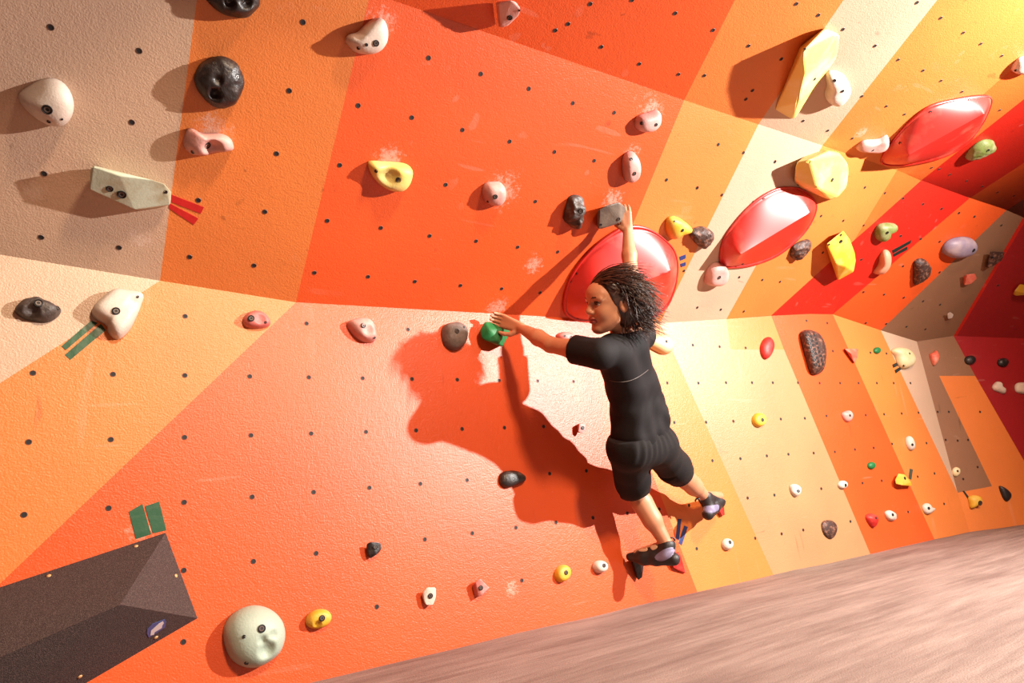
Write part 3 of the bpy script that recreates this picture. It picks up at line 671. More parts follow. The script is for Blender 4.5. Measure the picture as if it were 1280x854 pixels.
hold('R', [(1212, 622), (1218, 619), (1226, 621), (1228, 628), (1222, 633), (1215, 636), (1213, 630)], .035, YELL, 'orange-yellow cup foothold below a dark tape strip', [(1225, 629, 2.6)])
hold('R', [(1250, 608), (1257, 610), (1264, 617), (1264, 623), (1259, 627), (1254, 621)], .025, BLACK, 'black leaf-shaped foothold near the mat on the far orange field', [])

# ---- gritty black volume at the foot of the wall
_pts = [(207, 666, 0), (247, 773, 0), (-260, 820, 0), (-160, 1010, 0), (150, 756, .21), (-190, 905, .21)]
_bm = hull_bm('L', _pts, 0)
vol = finish('climbing_volume', 'L', _bm, CARPET, 'big gritty black wedge volume under green tape strips near the mat', VC, smooth=False)
GOLD = simple('brass_screw', (226, 176, 120), 0.35)
_b = BVHTree.FromObject(vol, bpy.context.evaluated_depsgraph_get())
def surf(bvh, px, py):
    d = Vector(ray(px, py)).normalized(); loc, nor, i, dist = bvh.ray_cast(Vector(CAM), d)
    if loc is None: return None, None
    if nor.dot(d) > 0: nor = -nor
    return loc, nor
for px, py in ((61, 720), (170, 683), (220, 720), (195, 797), (100, 846)):
    loc, nor = surf(_b, px, py)
    if loc is None: continue
    bm = bmesh.new(); bmesh.ops.create_uvsphere(bm, u_segments=10, v_segments=6, radius=0.006)
    q = nor.to_track_quat('Z', 'Y').to_matrix().to_4x4()
    bmesh.ops.transform(bm, matrix=Matrix.Translation(loc) @ q @ Matrix.Diagonal((1, 1, .5, 1)), verts=bm.verts)
    from_bm('screw', bm, GOLD, vol, True)
STB, STW = simple('sticker_blue', (60, 92, 150), 0.4), simple('sticker_white', (226, 216, 216), 0.4)
def decal(bvh, pts, lift, mat, parent, name):
    bm = bmesh.new(); vs = []; bs = []
    for px, py in pts:
        loc, nor = surf(bvh, px, py); vs.append(bm.verts.new(loc + nor * lift)); bs.append(bm.verts.new(loc + nor * 0.0002))
    bm.faces.new(vs); n = len(vs)
    for i in range(n): bm.faces.new((vs[i], bs[i], bs[i - 1], vs[i - 1]))
    bmesh.ops.recalc_face_normals(bm, faces=bm.faces)
    return from_bm(name, bm, mat, parent)
stk = decal(_b, [(183.5, 792), (184, 786), (190, 780), (206, 774), (207.5, 777), (206, 784), (196, 791), (186, 797)], .0012, STB, vol, 'sticker')
decal(_b, [(187.5, 794), (188.5, 788), (198, 779.5), (203.5, 776.5), (204.5, 778.5), (202.5, 781.5), (202, 784.5), (193, 790), (192, 793)], .0020, STW, stk, 'sticker_emblem')

# ---- coloured route tape
def tmat(n, c): return simple(n, c, 0.45, 0.15, 60, 0.15, 20)
TR, TG, TB, TK, TD = tmat('red_tape', (226, 34, 34)), tmat('green_tape', (34, 92, 58)), tmat('blue_tape', (44, 60, 122)), tmat('black_green_tape', (32, 44, 38)), tmat('grey_green_tape', (74, 84, 70))
def tape(k, quad, mat, label):
    n, tu, tv = local_frame(k); bm = bmesh.new(); N = 6
    q = [Vector(hit(k, *p)) for p in quad]                  # a,b along one long edge, c,d back along the other
    top, bot = [], []
    for i in range(N + 1):
        t = i / N
        for e, (p0, p1) in enumerate(((q[0], q[1]), (q[3], q[2]))):
            p = p0.lerp(p1, t) + n * 0.0002
            jag = 0.0012 * noise.noise(p * 90) if 0 < i < N else 0
            bot.append(bm.verts.new(p)); top.append(bm.verts.new(p + n * (0.0011 + abs(jag))))
    for i in range(N):
        bm.faces.new((top[2 * i], top[2 * i + 1], top[2 * i + 3], top[2 * i + 2]))
        bm.faces.new((top[2 * i], top[2 * i + 2], bot[2 * i + 2], bot[2 * i])); bm.faces.new((top[2 * i + 1], bot[2 * i + 1], bot[2 * i + 3], top[2 * i + 3]))
    bm.faces.new((top[0], bot[0], bot[1], top[1])); bm.faces.new((top[-2], top[-1], bot[-1], bot[-2]))
    bmesh.ops.recalc_face_normals(bm, faces=bm.faces)
    return tag(from_bm('tape_strip', bm, mat), label, 'tape')
tape('A', [(214, 243), (255, 259), (251, 267), (213, 252)], TR, 'red tape strip, upper of two at the end of the pale green hold')
tape('A', [(212, 254), (248, 273), (242, 281), (211, 260)], TR, 'red tape strip, lower of two at the end of the pale green hold')
tape('L', [(114, 401), (77, 433), (82, 438), (122, 404)], TG, 'green tape strip, upper of two below the white plate hold')
tape('L', [(126, 405), (81, 444), (88, 450), (132, 413)], TG, 'green tape strip, lower of two below the white plate hold')
tape('L', [(161, 640), (170, 674), (189, 668), (178, 630)], TG, 'torn green tape strip above the gritty black volume, beside another strip')
tape('L', [(181, 633), (191, 667), (208, 663), (199, 627)], TG, 'square-ended green tape strip over the corner of the gritty black volume')
tape('B', [(849, 321), (857, 318), (857, 323), (850, 326)], TB, 'blue tape strip, upper of two beside the red dome volume')
tape('B', [(850, 330), (857, 327.5), (857, 332), (851, 334)], TB, 'blue tape strip, lower of two beside the red dome volume')
tape('L', [(847, 649), (851.5, 649), (848.5, 676), (844.5, 673)], TB, 'upright blue tape strip between the child\'s ankles, next to a tilted one')
tape('L', [(855, 657), (859.5, 659), (852, 682), (848, 679)], TB, 'tilted blue tape strip above the red pointed foothold')
tape('E', [(1115, 313), (1139, 300), (1138, 304), (1116, 317)], TK, 'black-green tape strip, upper of two by the peach crescent hold')
tape('E', [(1116, 318), (1134, 308), (1134, 312), (1117, 321)], TK, 'black-green tape strip, lower of two by the peach crescent hold')
tape('G', [(1115, 456), (1123.5, 452), (1125, 456), (1116.5, 460)], TK, 'dark green tape strip, upper of two by the pale yellow curved hold')
tape('G', [(1118, 463), (1126, 458), (1127.5, 461), (1119.5, 467)], TK, 'dark green tape strip, lower of two by the pale yellow curved hold')
tape('G', [(1137, 586), (1141, 587), (1139, 600), (1135.5, 598)], TD, 'grey-green tape strip beside the orange-yellow half-dome foothold')
tape('R', [(1203, 614), (1205, 613.5), (1213, 624), (1211, 626)], TK, 'black tape strip above the orange-yellow cup foothold')

# ================================================================ CHILD
class SDF:
    def __init__(self, lo, hi, h, big=0.05):
        self.lo = np.array(lo, float); self.h = h
        self.n = np.ceil((np.array(hi) - self.lo) / h).astype(int) + 1
        self.a = np.full(tuple(self.n), big, np.float32)
    def box(self, mn, mx):
        i0 = np.clip(np.floor((np.array(mn) - self.lo) / self.h).astype(int), 0, self.n); i1 = np.clip(np.ceil((np.array(mx) - self.lo) / self.h).astype(int) + 1, 0, self.n)
        sl = tuple(slice(a, b) for a, b in zip(i0, i1))
        g = [self.lo[k] + self.h * np.arange(i0[k], i1[k]) for k in range(3)]
        X, Y, Z = np.meshgrid(*g, indexing='ij', sparse=True)
        return sl, X, Y, Z
    def comb(self, sl, d, k, op):
        o = self.a[sl]; d = d.astype(np.float32)
        if o.size == 0: return
        if op == 'add':
            if k > 0:
                hh = np.clip(0.5 + 0.5 * (o - d) / k, 0, 1); self.a[sl] = o * (1 - hh) + d * hh - k * hh * (1 - hh)
            else: self.a[sl] = np.minimum(o, d)
        else:
            if k > 0:
                hh = np.clip(0.5 - 0.5 * (o + d) / k, 0, 1); self.a[sl] = o * (1 - hh) - d * hh + k * hh * (1 - hh)
            else: self.a[sl] = np.maximum(o, -d)
    def cone(self, a, b, ra, rb, k=0.02, op='add'):
        a, b = np.array(a, float), np.array(b, float); r = max(ra, rb) + k + 3 * self.h + 0.01
        sl, X, Y, Z = self.box(np.minimum(a, b) - r, np.maximum(a, b) + r)
        ba = b - a; L2 = ba @ ba + 1e-12
        t = np.clip(((X - a[0]) * ba[0] + (Y - a[1]) * ba[1] + (Z - a[2]) * ba[2]) / L2, 0, 1)
        d = np.sqrt((X - a[0] - t * ba[0]) ** 2 + (Y - a[1] - t * ba[1]) ** 2 + (Z - a[2] - t * ba[2]) ** 2) - (ra + (rb - ra) * t)
        self.comb(sl, d, k, op)
    def chain(self, pts, rs, k=0.02):
        for i in range(len(pts) - 1): self.cone(pts[i], pts[i + 1], rs[i], rs[i + 1], k)
    def ell(self, c, r, R=None, k=0.02, op='add'):
        c = np.array(c, float); r = np.array(r, float); m = r.max() + k + 3 * self.h + 0.01
        sl, X, Y, Z = self.box(c - m, c + m)
        R = np.eye(3) if R is None else R                  # columns are the ellipsoid's axes
        dx, dy, dz = X - c[0], Y - c[1], Z - c[2]
        q = [(dx * R[0, i] + dy * R[1, i] + dz * R[2, i]) for i in range(3)]
        k0 = np.sqrt(sum((q[i] / r[i]) ** 2 for i in range(3))); k1 = np.sqrt(sum((q[i] / r[i] ** 2) ** 2 for i in range(3))) + 1e-9
        self.comb(sl, k0 * (k0 - 1) / k1, k, op)
    def cut(self, p, n, c=None, rad=None):                 # remove the side the normal points to (optionally near c only)
        n = np.array(n, float); n /= np.linalg.norm(n); p = np.array(p, float)
        if c is None: c, rad = p, 9.0
        sl, X, Y, Z = self.box(np.array(c) - rad, np.array(c) + rad)
        d = (X - p[0]) * n[0] + (Y - p[1]) * n[1] + (Z - p[2]) * n[2]
        self.a[sl] = np.maximum(self.a[sl], d.astype(np.float32))
    def mesh(self, name):
        a = self.a; s = a < 0
        c = np.zeros(tuple(self.n - 1), np.int8)
        for i in (0, 1):
            for j in (0, 1):
                for k in (0, 1):
                    c += s[i:self.n[0] - 1 + i, j:self.n[1] - 1 + j, k:self.n[2] - 1 + k]
        act = (c > 0) & (c < 8); idx = np.argwhere(act); N = len(idx)
        vid = np.full(act.shape, -1, np.int32); vid[act] = np.arange(N)
        acc = np.zeros((N, 3)); cnt = np.zeros(N)
        cor = [(i, j, k) for i in (0, 1) for j in (0, 1) for k in (0, 1)]
        for p in cor:
            for ax in range(3):
                if p[ax]: continue
                q = list(p); q[ax] = 1
                va = a[idx[:, 0] + p[0], idx[:, 1] + p[1], idx[:, 2] + p[2]]; vb = a[idx[:, 0] + q[0], idx[:, 1] + q[1], idx[:, 2] + q[2]]
                m_ = (va < 0) != (vb < 0)
                t = np.where(m_, va / np.where(m_, va - vb, 1), 0)
                pos = np.tile(np.array(p, float), (N, 1)); pos[:, ax] = t
                acc[m_] += pos[m_]; cnt[m_] += 1
        V = self.lo + (idx + acc / cnt[:, None]) * self.h
        faces = []
        for ax in range(3):
            b, c2 = (ax + 1) % 3, (ax + 2) % 3
            sl0 = [slice(None)] * 3; sl1 = [slice(None)] * 3
            sl0[ax] = slice(0, -1); sl1[ax] = slice(1, None)
            ch = s[tuple(sl0)] != s[tuple(sl1)]
            e = np.argwhere(ch)
            ok = (e[:, b] > 0) & (e[:, c2] > 0) & (e[:, b] < self.n[b] - 1) & (e[:, c2] < self.n[c2] - 1); e = e[ok]
            ins = s[e[:, 0], e[:, 1], e[:, 2]]
            def g(db, dc):
                q = e.copy(); q[:, b] += db; q[:, c2] += dc
                return vid[q[:, 0], q[:, 1], q[:, 2]]
            qd = np.stack([g(-1, -1), g(0, -1), g(0, 0), g(-1, 0)], 1)
            qd[~ins] = qd[~ins][:, ::-1]
            faces.append(qd)
        Fc = np.concatenate(faces)
        Fc = Fc[(Fc >= 0).all(1)]
        me = bpy.data.meshes.new(name)
        me.vertices.add(len(V)); me.vertices.foreach_set('co', V.ravel())
        me.loops.add(len(Fc) * 4); me.loops.foreach_set('vertex_index', Fc.ravel().astype(np.int32))
        me.polygons.add(len(Fc)); me.polygons.foreach_set('loop_start', np.arange(0, len(Fc) * 4, 4, dtype=np.int32))
        me.update(calc_edges=True)
        return me
def relax(me, it=2, lam=0.5):
    n = len(me.vertices); V = np.empty(n * 3); me.vertices.foreach_get('co', V); V = V.reshape(-1, 3)
    E_ = np.empty(len(me.edges) * 2, np.int32); me.edges.foreach_get('vertices', E_); E_ = E_.reshape(-1, 2)
    deg = np.bincount(E_.ravel(), minlength=n)[:, None] + 1e-9
    for i in range(it):
        for l in (lam, -lam * 1.04):
            S = np.zeros_like(V)
            for c in range(3): S[:, c] = np.bincount(E_[:, 0], V[E_[:, 1], c], n) + np.bincount(E_[:, 1], V[E_[:, 0], c], n)
            V = V + l * (S / deg - V)
    me.vertices.foreach_set('co', V.ravel()); me.update()

def atY(x, y, Y):                       # pixel + distance of the plane Y -> point
    r = ray(x, y); return CAM + r * (Y / r[1])
def atD(x, y, d): return CAM + ray(x, y) * d
EX, EY, EZ = M[:, 0], -M[:, 1], -M[:, 2]           # right, up, toward the photographer

shL, elL, wrL = atY(749, 443, 1.82), atY(688, 431, 2.02), atY(651, 410, 2.19)
shR, elR, wrR = atD(802, 420, 2.74), atD(788, 340, 2.83), atD(784.5, 288, 2.89)
hipL, hipR = atY(784, 560, 2.02), atY(818, 556, 2.04)
knL, anL, toL = atY(793, 612, 2.20), atY(834, 682, 2.15), atY(788, 696, 2.30)
knR, anR, toR = atY(850, 592, 2.16), atY(881, 621, 2.22), atY(903, 620, 2.27)
neck = atD(779, 424, 2.66); pelvis = (hipL + hipR) / 2 + np.array([0, 0, 0.03])
head = atD(763, 379, 2.56)
# head frame: face turned toward the lower hand, a little toward the photographer
fdir = -0.90 * EX - 0.10 * EY + 0.40 * EZ; fdir /= np.linalg.norm(fdir)
hup = EY + 0.10 * EX; hup = hup - fdir * (hup @ fdir); hup /= np.linalg.norm(hup)
hlf = np.cross(hup, fdir)                          # the child's own left side
HR = np.stack([fdir, hlf, hup], 1)
def hd(f, l, u): return head + HR @ np.array([f, l, u])

body = SDF((1.42, 1.60, 0.02), (2.92, 2.42, 1.72), 0.0036)
# trunk
mid = (shL + shR) / 2
chest = neck * 0.55 + pelvis * 0.45
sx = (shR - shL) / np.linalg.norm(shR - shL)
body.cone(shL, shR, .045, .045, .03)
for sgn in (-1, 1):
    body.chain([mid + sx * sgn * .055 - np.array([0, 0, .03]), chest + sx * sgn * .035, pelvis + sx * sgn * .045], [.060, .058, .060], .03)
body.cone(neck - hup * .02, hd(-.02, 0, -.055), .040, .036, .02)
# legs and arms
body.chain([hipL, knL, knL * .45 + anL * .55, anL], [.056, .046, .037, .026], .02)
body.chain([hipR, knR, knR * .45 + anR * .55, anR], [.056, .046, .037, .026], .02)
body.cone(knL * .75 + anL * .25, knL * .45 + anL * .55, .043, .034, .02); body.cone(knR * .75 + anR * .25, knR * .45 + anR * .55, .043, .034, .02)
body.cone(anL, toL * .8 + anL * .2, .026, .022, .01); body.cone(anR, toR * .8 + anR * .2, .026, .022, .01)
body.chain([shL, shL * .5 + elL * .5, elL], [.044, .037, .030], .02); body.chain([elL, elL * .6 + wrL * .4, wrL], [.031, .032, .019], .012)
body.chain([shR, shR * .5 + elR * .5, elR], [.044, .037, .030], .02); body.chain([elR, elR * .6 + wrR * .4, wrR], [.031, .031, .019], .012)
# head
body.ell(hd(-.012, 0, .028), (.094, .076, .082), HR, .0)
body.ell(hd(.030, 0, -.030), (.056, .058, .075), HR, .03)
body.ell(hd(.048, 0, .035), (.046, .056, .045), HR, .02)
body.cone(hd(.015, .045, -.060), hd(.058, .012, -.090), .018, .015, .025); body.cone(hd(.015, -.045, -.060), hd(.058, -.012, -.090), .018, .015, .025)
body.ell(hd(.064, 0, -.092), (.017, .022, .014), HR, .012)
for s in (-1, 1):
    body.ell(hd(.052, .034 * s, -.030), (.026, .024, .028), HR, .016)
    body.ell(hd(.088, .031 * s, .004), (.016, .019, .012), HR, .010, 'sub')
    body.cone(hd(.082, .012 * s, .021), hd(.072, .046 * s, .021), .008, .007, .010)
    body.ell(hd(-.010, .076 * s, -.006), (.020, .008, .030), HR, .006)
    body.ell(hd(-.002, .084 * s, -.004), (.010, .006, .017), HR, .004, 'sub')
body.cone(hd(.080, 0, .012), hd(.098, 0, -.024), .008, .0105, .010)
for s in (-1, 1): body.ell(hd(.090, .011 * s, -.029), (.011, .0085, .008), HR, .005)
body.ell(hd(.083, 0, -.052), (.013, .021, .0065), HR, .004); body.ell(hd(.082, 0, -.064), (.0125, .018, .0075), HR, .004)
body.cone(hd(.098, -.02, -.0580), hd(.098, .02, -.0580), .0032, .0032, .002, 'sub')

def hand(S, wrist, knuck, across, normal, fing, thumb, scale=1.0):
    """palm with four bent fingers of unequal length and an opposed thumb; fing = list of bend angles"""
    d = knuck - wrist; L = np.linalg.norm(d); d = d / L
    ac = across - d * (across @ d); ac /= np.linalg.norm(ac)
    nn = np.cross(d, ac); nn = nn if nn @ normal > 0 else -nn
    for o in (-.020, -.007, .007, .020): S.cone(wrist + ac * o * .55 * scale, knuck + ac * o * 1.05 * scale, .0115 * scale, .0095 * scale, .008)
    for i, o in enumerate((-.024, -.008, .008, .023)):
        ln = np.array([.024, .019, .014]) * ((.86, 1.0, 1.06, .95) if True else 0)[i] * scale
        p = knuck + ac * o * scale; dirv = d.copy()
        rr = [.0080, .0074, .0068, .0058]
        for jn in range(3):
            an = math.radians(fing[jn] + (i - 1.5) * 3)
            ndir = dirv * math.cos(an) + nn * math.sin(an); nn2 = nn
            q = p + ndir * ln[jn]
            S.cone(p, q, rr[jn] * scale, rr[jn + 1] * scale, .0015)
            # rotate the bending normal with the finger
            nn2 = nn * math.cos(an) - dirv * math.sin(an)
            dirv, p = ndir, q
            nn = nn2
        nn = np.cross(d, ac); nn = nn if nn @ normal > 0 else -nn
    t0 = wrist + d * .012 * scale + ac * thumb * .020 * scale
    t1 = t0 + (d * .020 + ac * thumb * .020 + nn * .010) * scale; t2 = t1 + (d * .024 + ac * thumb * .006 + nn * .008) * scale; t3 = t2 + (d * .018 + nn * .008) * scale
    S.chain([t0, t1, t2, t3], [.0125 * scale, .0095 * scale, .0085 * scale, .0068 * scale], .004)
# lower hand: over the top of the green hold, fingers reaching toward the wall
hand(body, wrL, atY(629, 402, 2.255), EY * 1.0 + EX * .55 + EZ * .2, -EY - EX * .2, (10, 28, 30), -1, 1.0)
# raised hand: over the grey block, back of the hand toward the photographer
hand(body, wrR, atD(780.5, 267, 2.885), EX + EZ * .1, PL['B'][0] + np.array([-.3, 0, .2]), (14, 42, 50), -1, 1.0)
bme = body.mesh('person'); relax(bme, 2)
SKIN, nt, b = nodes_mat('skin')
tcn = nt.nodes.new('ShaderNodeTexCoord')
cl = mixc(nt, ramp(nt, noise_tex(nt, tcn.outputs['Object'], 9, 3, 0.5), 0.3, 0.7), lin((226, 160, 122)), lin((212, 142, 104)))
at = nt.nodes.new('ShaderNodeAttribute'); at.attribute_name = 'lip'
cl = mixc(nt, at.outputs['Fac'], cl, lin((172, 72, 62)))
nt.links.new(cl, b.inputs['Base Color']); b.inputs['Roughness'].default_value = 0.5
b.inputs['Subsurface Weight'].default_value = 0.08; b.inputs['Subsurface Radius'].default_value = (.01, .004, .002); b.inputs['Subsurface Scale'].default_value = 0.5
person = link('person', bme, SKIN, None, True)
tag(person, 'child in black T-shirt and shorts hanging from the wall by both hands, looking aside', 'person')
la = bme.attributes.new('lip', 'FLOAT', 'POINT')
VV = np.empty(len(bme.vertices) * 3); bme.vertices.foreach_get('co', VV); VV = (VV.reshape(-1, 3) - head) @ HR
lipm = ((VV[:, 0] > .074) & (np.abs(VV[:, 1]) < .021) & (np.abs(VV[:, 2] + .058) < .0125 - .2 * np.abs(VV[:, 1]))).astype(np.float32)
la.data.foreach_set('value', lipm)

# eyes, brows
EYEW, IRIS = simple('eye_white', (226, 206, 192), 0.2), simple('dark_brown_iris', (26, 14, 10), 0.12)
HAIRM, nt, b = nodes_mat('dark_brown_hair')
tcn = nt.nodes.new('ShaderNodeTexCoord')
cl = mixc(nt, ramp(nt, noise_tex(nt, tcn.outputs['Object'], 40, 3, 0.6), 0.4, 0.7), lin((36, 19, 14)), lin((96, 56, 38)))
nt.links.new(cl, b.inputs['Base Color']); b.inputs['Roughness'].default_value = 0.38; b.inputs['Specular IOR Level'].default_value = 0.6
for s in (-1, 1):
    bm = bmesh.new(); bmesh.ops.create_uvsphere(bm, u_segments=24, v_segments=16, radius=.0125)
    tgt = fdir + .12 * s * hlf
    q = Vector(tgt).to_track_quat('Z', 'Y').to_matrix().to_4x4()
    for f in bm.faces:
        if f.calc_center_median().z > .0106: f.material_index = 1
    bmesh.ops.transform(bm, matrix=Matrix.Translation(Vector(hd(.0690, .031 * s, .004))) @ q, verts=bm.verts)
    from_bm('eye', bm, [EYEW, IRIS], person, True)
def tube(name, pts, rs, mat, parent, seg=6, flat=1.0, bm=None):
    own = bm is None
    if own: bm = bmesh.new()
    P = [Vector(p) for p in pts]; prev = None
    up = Vector((.3, .5, .8)); rings = []
    for i, p in enumerate(P):
        t = (P[min(i + 1, len(P) - 1)] - P[max(i - 1, 0)]).normalized()
        a = (up - t * up.dot(t)).normalized(); c = t.cross(a); up = a
        rings.append([bm.verts.new(p + (a * math.cos(2 * math.pi * j / seg) + c * math.sin(2 * math.pi * j / seg) * flat) * rs[i]) for j in range(seg)])
    for i in range(len(P) - 1):
        for j in range(seg): bm.faces.new((rings[i][j], rings[i][(j + 1) % seg], rings[i + 1][(j + 1) % seg], rings[i + 1][j]))
    bm.faces.new(rings[0][::-1]); bm.faces.new(rings[-1])
    if own: return from_bm(name, bm, mat, parent, True)
for s in (-1, 1):
    tube('eyebrow', [hd(.0915, .012 * s, .0215), hd(.0910, .023 * s, .0270), hd(.0855, .036 * s, .0275), hd(.0740, .048 * s, .0210)], [.0026, .0038, .0034, .0014], HAIRM, person, 6, .6)
    tube('eyelid', [hd(.078, .0175 * s, .003), hd(.0835, .025 * s, .0105), hd(.082, .034 * s, .0110), hd(.074, .0435 * s, .004)], [.0014, .0022, .0022, .0014], simple('lid_skin_and_lashes', (70, 36, 26), 0.5), person, 6)

# hair: a scalp cap and many loose locks swept away from the wall
hs = SDF(head - .16, head + .16, .0036)
hs.ell(hd(-.016, 0, .034), (.102, .084, .088), HR, 0)
hs.ell(hd(-.050, 0, -.020), (.064, .082, .080), HR, .03)
hs.cut(hd(.076, 0, .050), HR @ np.array([.86, 0, -.42]))
hs.cut(hd(.024, 0, -.008), HR @ np.array([.93, .0, -.42]))
hs.cut(hd(0, 0, -.088), HR @ np.array([.2, 0, -1]))
hme = hs.mesh('hair'); relax(hme, 2)
hair = link('hair', hme, HAIRM, person, True)
rng = random.Random(5)
bm = bmesh.new()
def cranium_push(p):
    q = HR.T @ (p - head) - np.array([-.014, 0, .022]); r = np.array([.100, .083, .092])
    t = np.linalg.norm(q / r)
    if t < 1: p = head + HR @ (q / max(t, .2) + np.array([-.014, 0, .022]))
    return p
wind = EX * .80 - EY * .60 + EZ * .10
for i in range(900):
    while True:
        v = np.array([rng.gauss(0, 1) for _ in range(3)]); v /= np.linalg.norm(v)
        if v[2] < (-.85 if v[0] < -.3 else -.45): continue
        if v[0] > .35 and v[2] < .50: continue
        if v[0] > .30 and v[2] < .30: continue
        if v[0] > .05 and v[2] < -.05: continue
        break
    root = head + HR @ (v * np.array([.101, .084, .089]) + np.array([-.014, 0, .030]))
    out = HR @ v
    top = max(0, v[2])
    Ln = rng.uniform(.10, .17) * (1.15 if v[2] > .3 else .9)
    g = wind * rng.uniform(.7, 1.1) + EY * rng.uniform(-.45, .22) + EX * rng.uniform(-.25, .2) + EZ * rng.uniform(-.25, .3)
    if rng.random() < .35 and v[0] < .1: g = -EY * .9 + EX * rng.uniform(.05, .6) + EZ * rng.uniform(-.2, .2)
    if v[0] > .2: g = wind + EY * rng.uniform(.1, .6) + EX * rng.uniform(0, .4)
    g /= np.linalg.norm(g)
    d0 = g - out * (g @ out); d0 = d0 / (np.linalg.norm(d0) + 1e-6) + out * .12
    p = root.copy(); pts = [p]; ns_ = 9; w1, w2 = rng.uniform(0, 6), rng.uniform(.002, .005)
    side = np.cross(g, out); side /= np.linalg.norm(side) + 1e-6
    for s in range(1, ns_):
        t = s / (ns_ - 1)
        dv = d0 * (1 - t) + g * t; dv /= np.linalg.norm(dv)
        p = cranium_push(p + dv * Ln / (ns_ - 1) + side * math.sin(w1 + t * 7) * w2)
        pts.append(p)
    r0 = rng.uniform(.0016, .0034)
    tube('', pts, [r0 * (1.0 - .85 * (s / (ns_ - 1)) ** 1.6) for s in range(ns_)], None, None, 5, .55, bm)
for i in range(90):                                      # fine flyaway wisps at the ends
    p = head + EX * rng.uniform(.08, .15) + EY * rng.uniform(-.10, .03) + EZ * rng.uniform(-.06, .07); pts = [p]
    g = EX * rng.uniform(.4, 1) - EY * rng.uniform(.2, 1) + EZ * rng.uniform(-.3, .3); g /= np.linalg.norm(g)
    for s in range(5):
        p = p + g * rng.uniform(.008, .018) + EX * .002 * s; pts.append(p)
    tube('', pts, [.0014, .0013, .0011, .0009, .0007, .0004], None, None, 4, 1, bm)
locks = from_bm('hair_locks', bm, HAIRM, hair, True)

# T-shirt and shorts
CLOTH = simple('black_jersey', (28, 24, 27), 0.78, 0.2, 500, 0, 8, (20, 17, 19), 0.25)
CLOTH2 = simple('black_cotton', (26, 21, 22), 0.85, 0.3, 500, 0, 8, (18, 14, 15), 0.3)
PIPE = simple('dark_grey_piping', (96, 84, 82), 0.5)
ts = SDF((1.45, 1.60, .45), (2.25, 2.20, 1.35), .0042)
dn = pelvis - neck; dn /= np.linalg.norm(dn)
back = np.cross(sx, dn); back = back if back @ EZ > 0 else -back
waist = pelvis - dn * .06
ts.cone(shL + sx * .015, shR - sx * .01, .054, .054, .03)
for sgn in (-1, 1):
    ts.chain([mid + sx * sgn * .055 - np.array([0, 0, .03]), chest + sx * sgn * .038 + back * .004, waist + sx * sgn * .048 + back * .006, waist + dn * .085 + sx * sgn * .062 + back * .012], [.074, .076, .082, .088], .035)
ts.cone(chest + sx * .06 + back * .02, waist + sx * .10 + back * .035 - dn * .02, .04, .05, .05)     # loose flap on one side
ts.cone(shL, shL * .42 + elL * .58, .056, .056, .02); ts.cone(shR, shR * .50 + elR * .50, .056, .054, .02)
ts.cone(neck - dn * .005, neck - dn * .035, .055, .046, .015)
for (P_, d_, ra) in ((shL * .50 + elL * .50, elL - shL, .12), (shR * .58 + elR * .42, elR - shR, .1)): ts.cut(P_, d_, P_, ra)
ts.cut(neck - dn * .03, hup, neck - dn * .03, .09)
X, Y, Z = np.meshgrid(*[ts.lo[i] + ts.h * np.arange(ts.n[i]) for i in range(3)], indexing='ij', sparse=True)
along = (X - neck[0]) * dn[0] + (Y - neck[1]) * dn[1] + (Z - neck[2]) * dn[2]; acr = (X - neck[0]) * sx[0] + (Y - neck[1]) * sx[1] + (Z - neck[2]) * sx[2]
fold = .0022 * np.sin(along * 60 - acr * 38 + 2 * np.sin(acr * 22)) * np.clip((along - .12) / .15, 0, 1) + .003 * np.sin(acr * 95 + along * 30 + 1.5 * np.sin(along * 25)) * np.clip((along - .2) / .12, 0, 1)
ts.a += fold.astype(np.float32)
ts.cut(waist + dn * .066 + sx * .02, dn - sx * .15)
tme = ts.mesh('t_shirt'); relax(tme, 2)
shirt = link('t_shirt', tme, CLOTH, person, True); shirt['label'] = 'black short-sleeved T-shirt with a curved back seam'
_d = BVHTree.FromPolygons([v.co for v in tme.vertices], [tuple(p.vertices) for p in tme.polygons])
pp = []
for t in np.linspace(0, 1, 15):
    px, py = 762 + 48 * t, 475.5 + 8 * math.sin(math.pi * t) * .45 - 13 * t ** 2.2
    loc, nor = surf(_d, px, py)
    if loc is not None: pp.append(loc + nor * .0008)
tube('seam', pp, [.0016] * len(pp), PIPE, shirt, 6)

st = SDF((1.60, 1.65, .25), (2.45, 2.25, .95), .0042)
wz = waist + dn * .0
for sgn in (-1, 1): st.chain([waist + sx * sgn * .042, pelvis + sx * sgn * .044 + back * .008], [.066, .080], .03)
st.cone(hipL + back * .02, hipR + back * .02, .085, .082, .03)
st.chain([hipL, hipL * .25 + knL * .75, knL + (knL - hipL) * .12], [.082, .072, .066], .03)
st.chain([hipR, hipR * .3 + knR * .7, knR + (knR - hipR) * .08], [.082, .072, .068], .03)
st.cut(knL + (knL - hipL) * .02 + np.array([.0, 0, -.012]), (anL - knL) * .7 + (knL - hipL) * .5, knL, .13)
st.cut(knR + (knR - hipR) * .0, (anR - knR) * .7 + (knR - hipR) * .5, knR, .12)
X, Y, Z = np.meshgrid(*[st.lo[i] + st.h * np.arange(st.n[i]) for i in range(3)], indexing='ij', sparse=True)
along = (X - waist[0]) * dn[0] + (Y - waist[1]) * dn[1] + (Z - waist[2]) * dn[2]; acr = (X - waist[0]) * sx[0] + (Y - waist[1]) * sx[1] + (Z - waist[2]) * sx[2]
st.a += (.003 * np.sin(acr * 190 + 3 * np.sin(along * 20)) * np.exp(-((along - .045) / .045) ** 2) + (.0016) * np.sin(along * 40 + acr * 45 + np.sin(acr * 40)) * np.clip((along - .06) / .1, 0, 1)).astype(np.float32)
st.cut(waist + dn * .0, -dn)
sme = st.mesh('shorts'); relax(sme, 2)
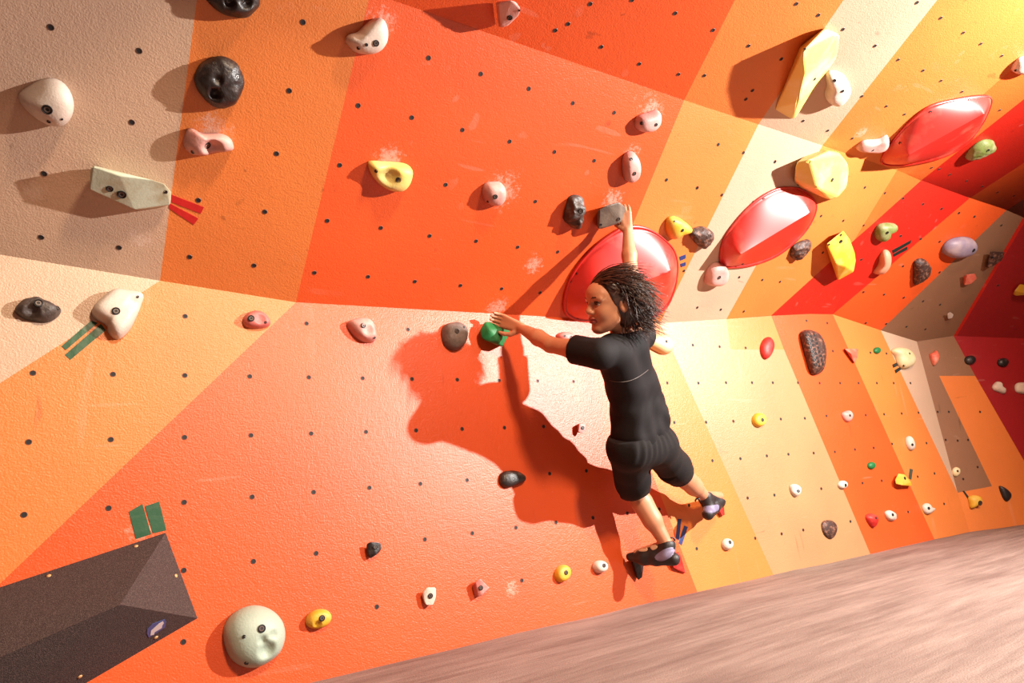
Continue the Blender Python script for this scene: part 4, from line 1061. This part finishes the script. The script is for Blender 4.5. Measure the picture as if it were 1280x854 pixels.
shorts = link('shorts', sme, CLOTH2, person, True); shorts['label'] = 'black knee-length shorts gathered at the waist'

# climbing shoes
RUB = simple('black_shoe_rubber', (28, 23, 24), 0.5, 0.3, 200, 0, 30, (44, 36, 36), 0.5)
STRAP = simple('lilac_strap', (140, 136, 170), 0.55, 0.2, 200, 0, 30, (124, 116, 148))
PATCH = simple('peach_toe_patch', (230, 186, 152), 0.5)
def shoe(ank, toe, heel, sole_dn):
    f = toe - heel; f /= np.linalg.norm(f)
    S = SDF(np.minimum(np.minimum(ank, toe), heel) - .08, np.maximum(np.maximum(ank, toe), heel) + .08, .0036)
    ball = toe * .68 + heel * .32
    S.chain([heel, heel * .6 + toe * .4 + sole_dn * .004, ball, toe], [.027, .026, .031, .019], .015)
    S.cone(heel * .85 + toe * .15 - sole_dn * .01, ank, .027, .033, .015)
    S.cone(ank, ball - sole_dn * .006, .030, .028, .015)
    S.cut(ank + (ank - heel) / np.linalg.norm(ank - heel) * .012, (ank - heel) * .6 - sole_dn * .05)
    me = S.mesh('shoe'); relax(me, 2)
    o = link('shoe', me, RUB, person, True); o['label'] = 'black climbing shoe with a lilac strap and peach toe patch'
    return o, BVHTree.FromPolygons([v.co for v in me.vertices], [tuple(p.vertices) for p in me.polygons])
def patch(bvh, poly, mat, parent, name, lift=.0022, n=7):
    """a thin pad that follows the shoe's surface inside a pixel outline"""
    c = np.mean(poly, axis=0); bm = bmesh.new(); N = 24
    out = resample([(x, y, 0) for x, y in poly], N, True); rings = []
    for i in range(n + 1):
        ring = []
        for v in out:
            s = 1 - i / (n + .0) if i < n else 0
            loc, nor = surf(bvh, c[0] + (v.x - c[0]) * s, c[1] + (v.y - c[1]) * s)
            if loc is None: ring.append(None)
            else: ring.append(bm.verts.new(loc + nor * (lift if i else 0)))
        rings.append(ring)
    for i in range(n):
        for j in range(N):
            q = [rings[i][j], rings[i][(j + 1) % N], rings[i + 1][(j + 1) % N], rings[i + 1][j]]
            if None not in q and len(set(q)) == 4: bm.faces.new(q)
    bmesh.ops.recalc_face_normals(bm, faces=bm.faces)
    o = from_bm(name, bm, mat, parent, True); return o
heL = atY(842, 699, 2.12)
sh1, b1 = shoe(anL, toL, heL, np.array([0, 0, -1.0]))
patch(b1, [(818, 697), (828, 688), (840, 684), (845, 688), (838, 697), (826, 702)], STRAP, sh1, 'strap')
patch(b1, [(791, 684), (800, 681), (809, 685), (808, 689), (798, 689)], PATCH, sh1, 'toe_patch')
patch(b1, [(812, 683), (817, 679), (822, 684), (816, 688)], PATCH, sh1, 'strap_ring')
heR = atY(885, 643, 2.20)
sh2, b2_ = shoe(anR, toR, heR, (heR - anR) / np.linalg.norm(heR - anR))
patch(b2_, [(878, 634), (888, 632), (898, 631), (898, 638), (889, 642), (880, 640)], STRAP, sh2, 'strap')
patch(b2_, [(895, 614), (902, 611), (907, 617), (904, 623), (897, 622)], PATCH, sh2, 'toe_patch')
for an, he, so, px in ((anL, heL, sh1, (840, 676)), (anR, heR, sh2, (872, 627))):
    p = atY(px[0], px[1], (an[1] + he[1]) / 2)
    tube('pull_tab', [p - EX * .012, p - EX * .006 + EY * .012, p + EX * .006 + EY * .012, p + EX * .012], [.004, .0045, .0045, .004], RUB, so, 6)
